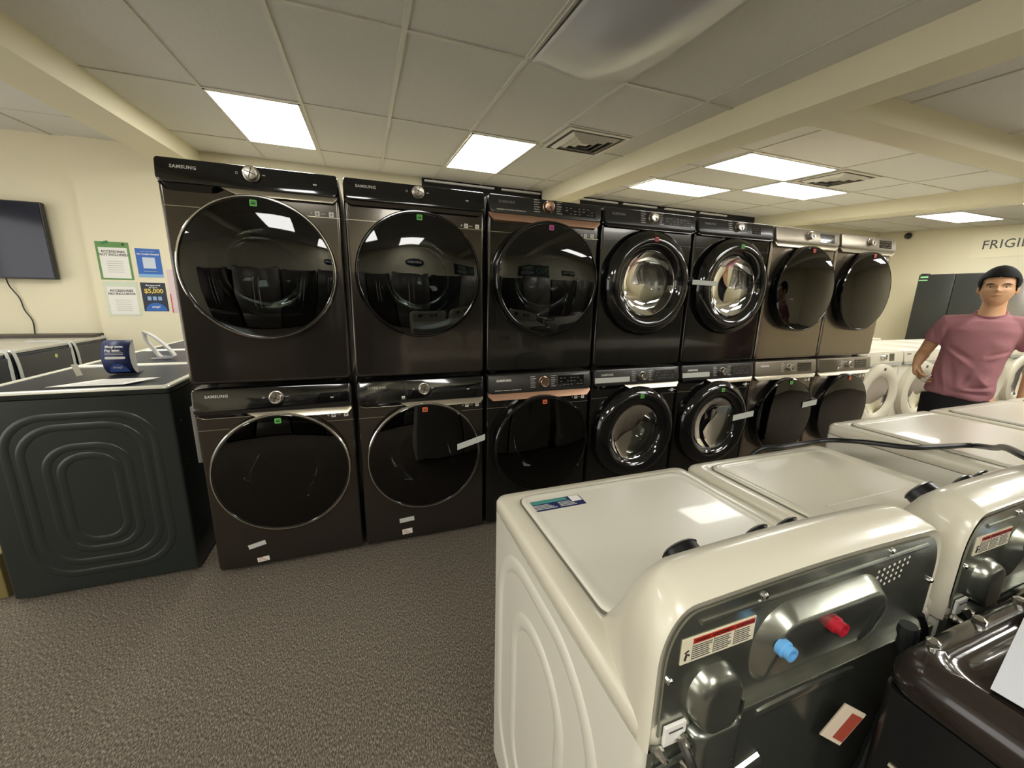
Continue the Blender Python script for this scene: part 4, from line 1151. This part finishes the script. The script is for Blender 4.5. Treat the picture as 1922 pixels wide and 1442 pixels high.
# second row of white tops behind the white front loaders
for i, (x, lb) in enumerate(((5.5, 'white machine behind the first white front loader, only its top showing'), (6.2, 'white machine in the back row left of the man, only its top showing'), (6.9, 'white machine in the back row behind the shoulder of the man'), (7.6, 'white machine in the back row, hidden behind the man'))):
    top_loader(x - .33, lb, console=False, deck=.95, w=.66, name='clothes_dryer', group='white machines in the row behind the front loaders', yb=1.45, dpt=.7)

# ------------------------------------------------------------------ far side of the shop, seen in the mirroring doors
fd = mat('fridge_dark_steel', (88, 84, 80), .25, metal=.9)
for k, (x, m_) in enumerate(((-1.6, fd), (-.6, fs), (.36, fd), (1.32, fs), (2.28, fb), (3.24, fs), (4.2, fd), (5.16, fs), (6.12, fd), (7.08, fs))):
    if k == 0: tl = 'leftmost'
    fridge('refrigerator', ('leftmost', 'second', 'third', 'fourth', 'fifth', 'sixth', 'seventh', 'eighth', 'ninth', 'rightmost')[k] + ' of the refrigerators mirrored in the doors, behind the camera', (x, YF + .80, 0), PI, m_, h=1.74 + .04 * (k % 2), group='refrigerators behind the camera')
t = thing('wall_banner', 'dark green banner reading NO CREDIT NEEDED, mirrored in the copper-banded dryer', 'banner', (3.35, YF, 2.02))
MB().box(-.62, .62, 0, .006, -.17, .17).make('banner_cloth', mat('banner_green', (20, 58, 44), .5), t, smooth=False)
text('banner_words', 'NO', .26, mat('banner_letters', (120, 160, 130), .5), t, (.36, .009, 0), (PI / 2, 0, PI), 'CENTER', .001, 1, .004)
text('banner_words', 'CREDIT', .14, paper_m, t, (-.18, .009, .07), (PI / 2, 0, PI), 'CENTER', .001, 1, .003)
text('banner_words', 'NEEDED', .14, paper_m, t, (-.18, .009, -.07), (PI / 2, 0, PI), 'CENTER', .001, 1, .003)
t = thing('wall_sign', 'black sign reading MAYTAG, seen mirrored in the copper-banded dryer door', 'sign', (4.75, YF, 2.0))
MB().box(-.28, .28, 0, .02, -.075, .075, .004).make('sign_board', black_m, t, smooth=False)
text('sign_words', 'MAYTAG', .12, paper_m, t, (0, .023, 0), (PI / 2, 0, PI), 'CENTER', .001, 1, .002)
t = thing('wall_sign', 'dark oval sign, seen mirrored in the second dryer door', 'sign', (1.5, YF, 2.12))
MB().loft([[(.26 * math.cos(a), 0, .1 * math.sin(a)) for a in [2 * PI * i / 40 for i in range(40)]], [(.26 * math.cos(a), .02, .1 * math.sin(a)) for a in [2 * PI * i / 40 for i in range(40)]]], True, True).make('sign_board', mat('oval_navy', (14, 22, 50), .3), t)
text('sign_words', 'SAMSUNG', .085, paper_m, t, (0, .023, 0), (PI / 2, 0, PI), 'CENTER', .001, 1, .002)

# ------------------------------------------------------------------ the man standing behind the foreground row
def evaluated_mesh(o):
    bpy.context.view_layer.update()
    return bpy.data.meshes.new_from_object(o.evaluated_get(bpy.context.evaluated_depsgraph_get()))

def skin_limb(chains, levels=2):
    """chains: list of [(x,y,z,rx,ry)...]; each a branch whose first point may repeat an earlier one"""
    verts, radii, edges, idx = [], [], [], {}
    for ch in chains:
        prev = None
        for p in ch:
            key = tuple(round(c, 4) for c in p[:3])
            if key not in idx:
                idx[key] = len(verts); verts.append(p[:3]); radii.append((p[3], p[4] if len(p) > 4 else p[3]))
            if prev is not None: edges.append((prev, idx[key]))
            prev = idx[key]
    me = bpy.data.meshes.new('tmp'); me.from_pydata(verts, edges, [])
    o = bpy.data.objects.new('tmp', me); C.objects.link(o)
    md = o.modifiers.new('skin', 'SKIN'); md.use_smooth_shade = True
    for i, r_ in enumerate(radii):
        me.skin_vertices[0].data[i].radius = r_
        me.skin_vertices[0].data[i].use_root = (i == 0)
    s2 = o.modifiers.new('sub', 'SUBSURF'); s2.levels = levels; s2.render_levels = levels
    out = evaluated_mesh(o)
    bpy.data.objects.remove(o); bpy.data.meshes.remove(me)
    return out

def merge_remesh(name, meshes, voxel, m, parent, smooth=6, fn=None):
    bm = bmesh.new()
    for me in meshes: bm.from_mesh(me)
    me = bpy.data.meshes.new('tmp'); bm.to_mesh(me); bm.free()
    o = bpy.data.objects.new('tmp', me); C.objects.link(o)
    r_ = o.modifiers.new('rm', 'REMESH'); r_.mode = 'VOXEL'; r_.voxel_size = voxel; r_.use_smooth_shade = True
    if smooth:
        s_ = o.modifiers.new('sm', 'SMOOTH'); s_.iterations = smooth; s_.factor = .5
    out = evaluated_mesh(o)
    bpy.data.objects.remove(o); bpy.data.meshes.remove(me)
    if fn:
        for v in out.vertices: v.co = fn(v.co)
    out.name = name; out.materials.clear(); out.materials.append(m)
    out.polygons.foreach_set('use_smooth', [True] * len(out.polygons))
    ob = bpy.data.objects.new(name, out); C.objects.link(ob)
    if parent: ob.parent = parent
    return ob

def ball(c, r, n=20, s=(1, 1, 1)):
    bm = bmesh.new(); bmesh.ops.create_uvsphere(bm, u_segments=n, v_segments=n, radius=1)
    for v in bm.verts: v.co = Vector((c[0] + v.co.x * r * s[0], c[1] + v.co.y * r * s[1], c[2] + v.co.z * r * s[2]))
    me = bpy.data.meshes.new('b'); bm.to_mesh(me); bm.free(); return me

HC = Vector((0.0, -0.015, 1.540))     # head centre
def gss(d, cx_, cz_, sx, sz):
    return math.exp(-((d.x - cx_) / sx) ** 2 - ((d.z - cz_) / sz) ** 2)
def head_pt(d, off=0.0):
    """surface point of the head in unit direction d (front is -y)"""
    x, y, z = d
    a, b_, c_ = .0735, .094, .112
    r = 1 / math.sqrt((x / a) ** 2 + (y / b_) ** 2 + (z / c_) ** 2)
    p = Vector((x, y, z)) * r
    front = max(0.0, -y)
    # squarer cranium, narrower jaw
    if z < 0:
        t_ = min(1, -z)
        p.x *= 1 - .16 * t_ ** 1.5
        p.y = p.y * (1 - .10 * t_) - .016 * t_ * front ** .5
        if y > 0: p.y *= 1 - .35 * t_
    else:
        p.x *= 1 + .07 * (1 - (2 * z - 1) ** 2)
    if y < 0:
        w_ = front ** 1.5
        dy = 0
        dy -= .019 * gss(d, 0, -.17, .10, .10)             # nose tip
        dy -= .013 * gss(d, 0, -.02, .075, .16)            # bridge
        dy -= .006 * (gss(d, .13, -.20, .06, .06) + gss(d, -.13, -.20, .06, .06))
        dy += .011 * (gss(d, .36, .03, .17, .10) + gss(d, -.36, .03, .17, .10))   # sockets
        dy -= .006 * (gss(d, .33, .19, .25, .07) + gss(d, -.33, .19, .25, .07))   # brow
        dy -= .005 * (gss(d, .50, -.20, .2, .16) + gss(d, -.50, -.20, .2, .16))   # cheekbones
        dy -= .007 * gss(d, 0, -.45, .26, .05)             # upper lip
        dy -= .007 * gss(d, 0, -.56, .22, .05)             # lower lip
        dy += .005 * gss(d, 0, -.505, .30, .022)           # mouth line
        dy += .004 * gss(d, 0, -.66, .25, .05)
        dy -= .008 * gss(d, 0, -.82, .28, .12)             # chin
        p.y += dy * w_
    if off: p = p + p.normalized() * off
    return p
def head_mesh(off=0.0, test=None, nu=96, nv=72):
    bm = bmesh.new(); rows = []
    for j in range(nv + 1):
        ph = PI * j / nv
        row = []
        for i in range(nu):
            th = 2 * PI * i / nu
            d = Vector((math.sin(ph) * math.cos(th), math.sin(ph) * math.sin(th), math.cos(ph)))
            o_ = off(d) if callable(off) else off
            row.append((bm.verts.new(HC + head_pt(d, o_)), d))
        rows.append(row)
    for j in range(nv):
        for i in range(nu):
            k = (i + 1) % nu
            q = [rows[j][i], rows[j][k], rows[j + 1][k], rows[j + 1][i]]
            if test and not all(test(d) for _, d in q): continue
            try: bm.faces.new([v for v, _ in q])
            except ValueError: pass
    bmesh.ops.remove_doubles(bm, verts=bm.verts, dist=.00005)
    bmesh.ops.delete(bm, geom=[v for v in bm.verts if not v.link_faces], context='VERTS')
    bmesh.ops.recalc_face_normals(bm, faces=bm.faces)
    me = bpy.data.meshes.new('h'); bm.to_mesh(me); bm.free(); return me

skin_m = mat('skin', (216, 170, 130), 0.5, vary=(14, (204, 156, 116), 2))
hair_m = mat('black_hair', (14, 12, 11), 0.75, spec=.2, bump=(180, .4, .002))
shirt_m = mat('mauve_cotton', (166, 114, 120), 0.85, bump=(9, .28, .03))
trs_m = mat('black_trousers', (20, 19, 21), 0.8, bump=(12, .3, .02))

man = thing('person', 'man in a faded pink T-shirt standing behind the white row, one hand at his hip', 'person', (4.36, -.862, 0), math.atan2(-.941, .337))
# body skeleton, local: x to the viewer's right, -y towards the viewer
SH_L, EL_L, WR_L = (-.160, .0, 1.325), (-.238, .045, 1.14), (-.262, -.035, 1.035)
SH_R, EL_R, WR_R = (.150, .0, 1.325), (.222, .04, 1.12), (.205, -.02, .90)
pel = (-.045, .0, .92)
chains = [
    [pel + (.07, .10), (-.040, .0, 1.05, .085, .09), (-.02, .0, 1.20, .088, .09), (-.004, .005, 1.29, .072, .075), (.0, .012, 1.38, .058, .052), (.002, .006, 1.44, .050, .05), (.002, .0, 1.53, .05, .05)],
    [(-.04, .005, 1.315, .045, .075), (-.10, .0, 1.315, .042, .055), SH_L + (.040, .050), (-.205, .022, 1.235, .041, .043), EL_L + (.034, .036), (-.252, .0, 1.09, .033, .035), WR_L + (.021, .025)],
    [(.04, .005, 1.315, .045, .075), (.10, .0, 1.322, .042, .055), SH_R + (.040, .050), (.195, .02, 1.235, .042, .042), EL_R + (.034, .036), (.216, .01, 1.01, .033, .034), WR_R + (.021, .026)],
    [(-.09, .0, .88, .05, .1), (-.12, .0, .84, .075, .085), (-.13, -.01, .50, .055, .055), (-.13, .02, .12, .035, .035), (-.13, .01, .06, .035, .04), (-.13, -.12, .03, .03, .025)],
    [(.0, .0, .88, .05, .1), (.04, .0, .84, .075, .085), (.05, -.01, .50, .055, .055), (.05, .02, .12, .035, .035), (.05, .01, .06, .035, .04), (.06, -.12, .03, .03, .025)],
]
def limb(pts, n=24):
    mb = MB(); P = spline([p[:3] for p in pts], 6)
    rad = []
    for k in range(len(pts) - 1):
        for q in range(6): rad.append(pts[k][3] + (pts[k + 1][3] - pts[k][3]) * q / 6)
    rad.append(pts[-1][3])
    mb.tube(P, rad, n)
    me = bpy.data.meshes.new('limb'); bmesh.ops.recalc_face_normals(mb.bm, faces=mb.bm.faces); mb.bm.to_mesh(me); mb.bm.free(); return me
body = [limb(ch) for ch in chains]

# hands
def hand(wr, dirv, side, palm_n, curl):
    """wr wrist point, dirv pointing direction, side = thumb side vector, palm_n palm normal"""
    d = Vector(dirv).normalized(); n = Vector(palm_n).normalized(); s_ = d.cross(n).normalized() * side
    w0 = Vector(wr)
    ms = []
    def P(a, b_, c_): return tuple(w0 + d * a + s_ * b_ + n * c_)
    palm = [[P(-.015, 0, 0) + (.021, .021), P(.02, 0, 0) + (.026, .017), P(.05, .003, 0) + (.036, .015), P(.078, .0, .0) + (.036, .013)]]
    ms.append(skin_limb(palm))
    for k, (b_, L_, r_) in enumerate(((.029, .072, .0088), (.0095, .080, .009), (-.0105, .074, .0087), (-.029, .058, .0078))):
        a0 = .072 - .004 * abs(k - 1)
        ang = 0; pos = Vector((a0, b_, 0)); ch = [P(a0 - .03, b_ * .8, 0) + (r_ * 1.1, r_ * 1.1), P(*pos) + (r_ * 1.08, r_ * 1.08)]
        for sgl in (.45, .30, .25):
            ang += curl * (1 + .12 * k)
            pos = pos + Vector((math.cos(ang), 0, math.sin(ang))) * L_ * sgl
            ch.append(P(*pos) + (r_ * (.97 - .1 * (sgl < .4)), r_ * .95))
        ms.append(skin_limb([ch]))
    th = [P(.012, .016, .002) + (.014, .013), P(.032, .036, .010) + (.0125, .012), P(.056, .047, .020) + (.0105, .010), P(.078, .048, .030) + (.009, .0085)]
    ms.append(skin_limb([th]))
    return ms
hl = hand(WR_L, (.36, -.42, -.84), -1, (.85, .25, .25), .42)
hr = hand(WR_R, (-.05, -.15, -1), 1, (-.9, .1, .0), .30)
ears = []
for s_ in (-1, 1):
    ears.append(ball((s_ * .0765, .004, 1.532), .017, 16, (.42, .75, 1.75)))
    ears.append(ball((s_ * .0735, .002, 1.512), .010, 12, (.5, .7, 1.0)))
body_o = merge_remesh('body', body + [head_mesh()] + hl + hr + ears, .0042, skin_m, man, smooth=2)
# hair
def hair_ok(d):
    hl_ = .56 - .06 * abs(d.x)          # hairline height at the front
    if d.y < -.25:
        if abs(d.x) < .62: return d.z > hl_
        return d.z > .50 - (abs(d.x) - .62) * 2.6
    if d.y < .12: return d.z > .08 + (-.25 < d.y < .12) * (.06) or (abs(d.x) > .9 and d.z > -.02 and d.y < -.02)
    return d.z > -.42
def hair_off(d):
    base = .003 + .011 * max(0, d.z) ** .8
    if d.y < -.1: base += .006 * max(0, d.z)
    return base
hm = head_mesh(hair_off, hair_ok, 120, 90)
hb = bpy.data.objects.new('hair', hm); C.objects.link(hb); hb.parent = man; hm.materials.append(hair_m)
hm.polygons.foreach_set('use_smooth', [True] * len(hm.polygons))
md = hb.modifiers.new('thick', 'SOLIDIFY'); md.thickness = .006; md.offset = -1
hb['label'] = 'short black hair'
# face pieces
def patch(name, cx_, cz_, wx, wz, bend, off, m, n=12, taper=True):
    mb = MB(); rows = []
    for i in range(n + 1):
        u = -1 + 2 * i / n
        h = wz * (1 - u * u * .85 if taper else 1)
        x = cx_ + wx * u; zc_ = cz_ + bend * (1 - u * u)
        row = []
        for z in (zc_ - h, zc_, zc_ + h):
            y = -math.sqrt(max(.01, 1 - x * x - z * z))
            row.append(HC + head_pt(Vector((x, y, z)).normalized(), off))
        rows.append(row)
    mb.loft(rows, closed=False)
    return mb.make(name, m, man)
for s_ in (-1, 1):
    patch('eyebrow', s_ * .35, .205, .21, .034, .03, .0022, hair_m)
    e_ = HC + head_pt(Vector((s_ * .36, -math.sqrt(1 - .36 ** 2 - .04 ** 2), .045)), -.0066)
    eo = bpy.data.objects.new('eye', ball((e_.x, e_.y, e_.z), .0115, 18)); C.objects.link(eo); eo.parent = man
    eo.data.materials.append(mat('eye_white', (205, 196, 186), .25)); eo.data.polygons.foreach_set('use_smooth', [True] * len(eo.data.polygons))
    io = bpy.data.objects.new('iris', ball((e_.x, e_.y - .0078, e_.z), .0052, 12, (1, .9, 1))); C.objects.link(io); io.parent = eo
    io.data.materials.append(mat('iris_brown', (34, 20, 14), .15))
    patch('eyelid', s_ * .36, .095, .135, .018, .022, .0022, mat('lid_skin', (196, 144, 112), .55))
patch('lips', 0, -.50, .25, .052, .0, .0012, mat('lip_skin', (190, 128, 108), .5))
# T-shirt
def ell(cx_, cy_, z, rx, ry, n=40, tilt=0, pw=2.4):
    out = []
    for i in range(n):
        a = 2 * PI * i / n
        ca, sa = math.cos(a), math.sin(a)
        k = (abs(ca) ** pw + abs(sa) ** pw) ** (-1 / pw)
        x_ = rx * ca * k
        out.append((cx_ + x_, cy_ + ry * sa * k, z + tilt * x_))
    return out
mb = MB()
mb.loft([ell(-.052, .0, .862, .150, .112, tilt=-.12), ell(-.050, .0, .90, .150, .113, tilt=-.08), ell(-.042, .0, 1.00, .141, .112), ell(-.034, .0, 1.10, .141, .114), ell(-.022, .0, 1.20, .150, .117), ell(-.012, .002, 1.29, .166, .108), ell(-.004, .004, 1.335, .150, .086, tilt=.03), ell(.0, .008, 1.368, .104, .066), ell(.0, .012, 1.388, .070, .056)], True, True)
tm = bpy.data.meshes.new('t'); bmesh.ops.recalc_face_normals(mb.bm, faces=mb.bm.faces); mb.bm.to_mesh(tm); mb.bm.free()
def sleeve(sh, el, f, r0, r1):
    a, b_ = Vector(sh), Vector(el)
    mb = MB(); pts = [a + Vector((-a.x * .45, 0, .0)), a + Vector((0, 0, -.002)), a.lerp(b_, f * .5), a.lerp(b_, f)]
    mb.tube(pts, [r0 * .95, r0, (r0 + r1) / 2, r1], 20)
    me = bpy.data.meshes.new('s'); bmesh.ops.recalc_face_normals(mb.bm, faces=mb.bm.faces); mb.bm.to_mesh(me); mb.bm.free(); return me
FOLDS = ((-.145, 1.19, -.03, 1.11, .010, -.010), (-.15, 1.17, -.02, 1.06, .012, .008), (.115, 1.175, .03, 1.135, .009, -.011), (.115, 1.155, .05, 1.115, .009, .010), (.11, 1.12, .06, 1.0, .010, -.009),
         (-.15, 1.10, -.11, .90, .010, .008), (-.12, 1.12, -.07, .92, .012, -.008), (.09, .955, -.02, .93, .008, -.010), (.09, .925, -.03, .915, .008, .009), (.08, .895, -.08, .905, .008, -.008), (-.02, 1.03, -.05, .93, .014, -.008),
         (-.17, 1.0, -.15, .90, .009, .006), (-.225, 1.30, -.205, 1.20, .008, -.008), (-.185, 1.31, -.17, 1.20, .010, .007), (-.10, 1.35, -.16, 1.28, .010, -.006), (.02, 1.0, .07, .94, .010, .007), (-.06, 1.36, -.10, 1.31, .008, .005))
def wrinkle(co):
    x, y, z = co
    if z > 1.345 and abs(x) < .10:
        z += min(1, (z - 1.345) / .04) * (y - .012) * .36 * (1 - abs(x) / .10) ** .5
        co = Vector((x, y, z))
    if y < .03:
        for ax, az, bx, bz, w_, am in FOLDS:
            vx, vz = bx - ax, bz - az; L2 = vx * vx + vz * vz
            t_ = max(0, min(1, ((x - ax) * vx + (z - az) * vz) / L2))
            d2 = (x - ax - t_ * vx) ** 2 + (z - az - t_ * vz) ** 2
            y -= am * math.exp(-d2 / (w_ * w_)) * math.sin(PI * (.12 + .76 * t_))
        co = Vector((x, y, z))
    if z < 1.36:
        k = .0045 * math.sin(38 * (z + .55 * x) + 3 * math.sin(9 * x)) * max(0, 1 - abs(z - .93) / .13)
        k += .004 * math.sin(24 * x - 13 * z) * max(0, 1 - abs(z - 1.08) / .2)
        k += .004 * math.sin(40 * (x * .8 + z * .9)) * max(0, 1 - abs(z - 1.2) / .08) * (1 if x > .03 else .4)
        r_ = math.hypot(x + .03, y) or 1
        co = Vector((x + (x + .03) / r_ * k, y + y / r_ * k, z))
    return co
shirt = merge_remesh('t_shirt', [tm, sleeve(SH_L, EL_L, .66, .060, .062), sleeve(SH_R, EL_R, .66, .060, .060)], .0075, shirt_m, man, smooth=7, fn=wrinkle)
shirt['label'] = 'faded pink T-shirt'
mb = MB()
ring = [(.064 * math.cos(a), .010 + .058 * math.sin(a), 1.390 + .024 * math.sin(a)) for a in [2 * PI * i / 40 for i in range(40)]]
ridge_loop(mb, [Vector(p) for p in ring], .0075, 8, 1.0, 2)
mb.make('collar', mat('collar_cotton', (150, 100, 106), .85), shirt)
# trousers
mb = MB(); mb.loft([ell(-.046, .0, .93, .128, .100), ell(-.046, .0, .84, .140, .108), ell(-.046, .0, .76, .150, .112)], True, True)
pm = bpy.data.meshes.new('p'); bmesh.ops.recalc_face_normals(mb.bm, faces=mb.bm.faces); mb.bm.to_mesh(pm); mb.bm.free()
legs = []
for lx_ in (-.125, .038):
    mb = MB(); mb.tube([(lx_, 0, .86), (lx_ - .002, 0, .70), (lx_ - .004, -.005, .48), (lx_ - .004, .012, .08)], [.088, .082, .066, .052], 20)
    me = bpy.data.meshes.new('l'); bmesh.ops.recalc_face_normals(mb.bm, faces=mb.bm.faces); mb.bm.to_mesh(me); mb.bm.free(); legs.append(me)
merge_remesh('trousers', [pm] + legs, .010, trs_m, man, smooth=5)
# shoes
for sx in (-.13, .055):
    mb = MB(); mb.tube([(sx, .05, .045), (sx, -.02, .045), (sx, -.12, .035), (sx, -.17, .028)], [.04, .046, .042, .028], 16, flat=(1, 1, .95))
    mb.make('shoe', blackp_m, man)
# pale folded paper in his hand
t = thing('folded_paper', 'small white folded paper held in the right hand of the man', 'paper', (0, 0, 0))
M_ = man.matrix_basis.copy()
c_ = Matrix.Translation((4.36, -.862, 0)) @ Matrix.Rotation(math.atan2(-.941, .337), 4, 'Z') @ Vector((-.200, -.085, .968))
t.location = c_; t.rotation_euler = (R(12), R(28), math.atan2(-.941, .337))
MB().box(-.013, .013, -.002, .002, -.03, .03, .0008).make('paper_fold', paper_m, t, smooth=False)
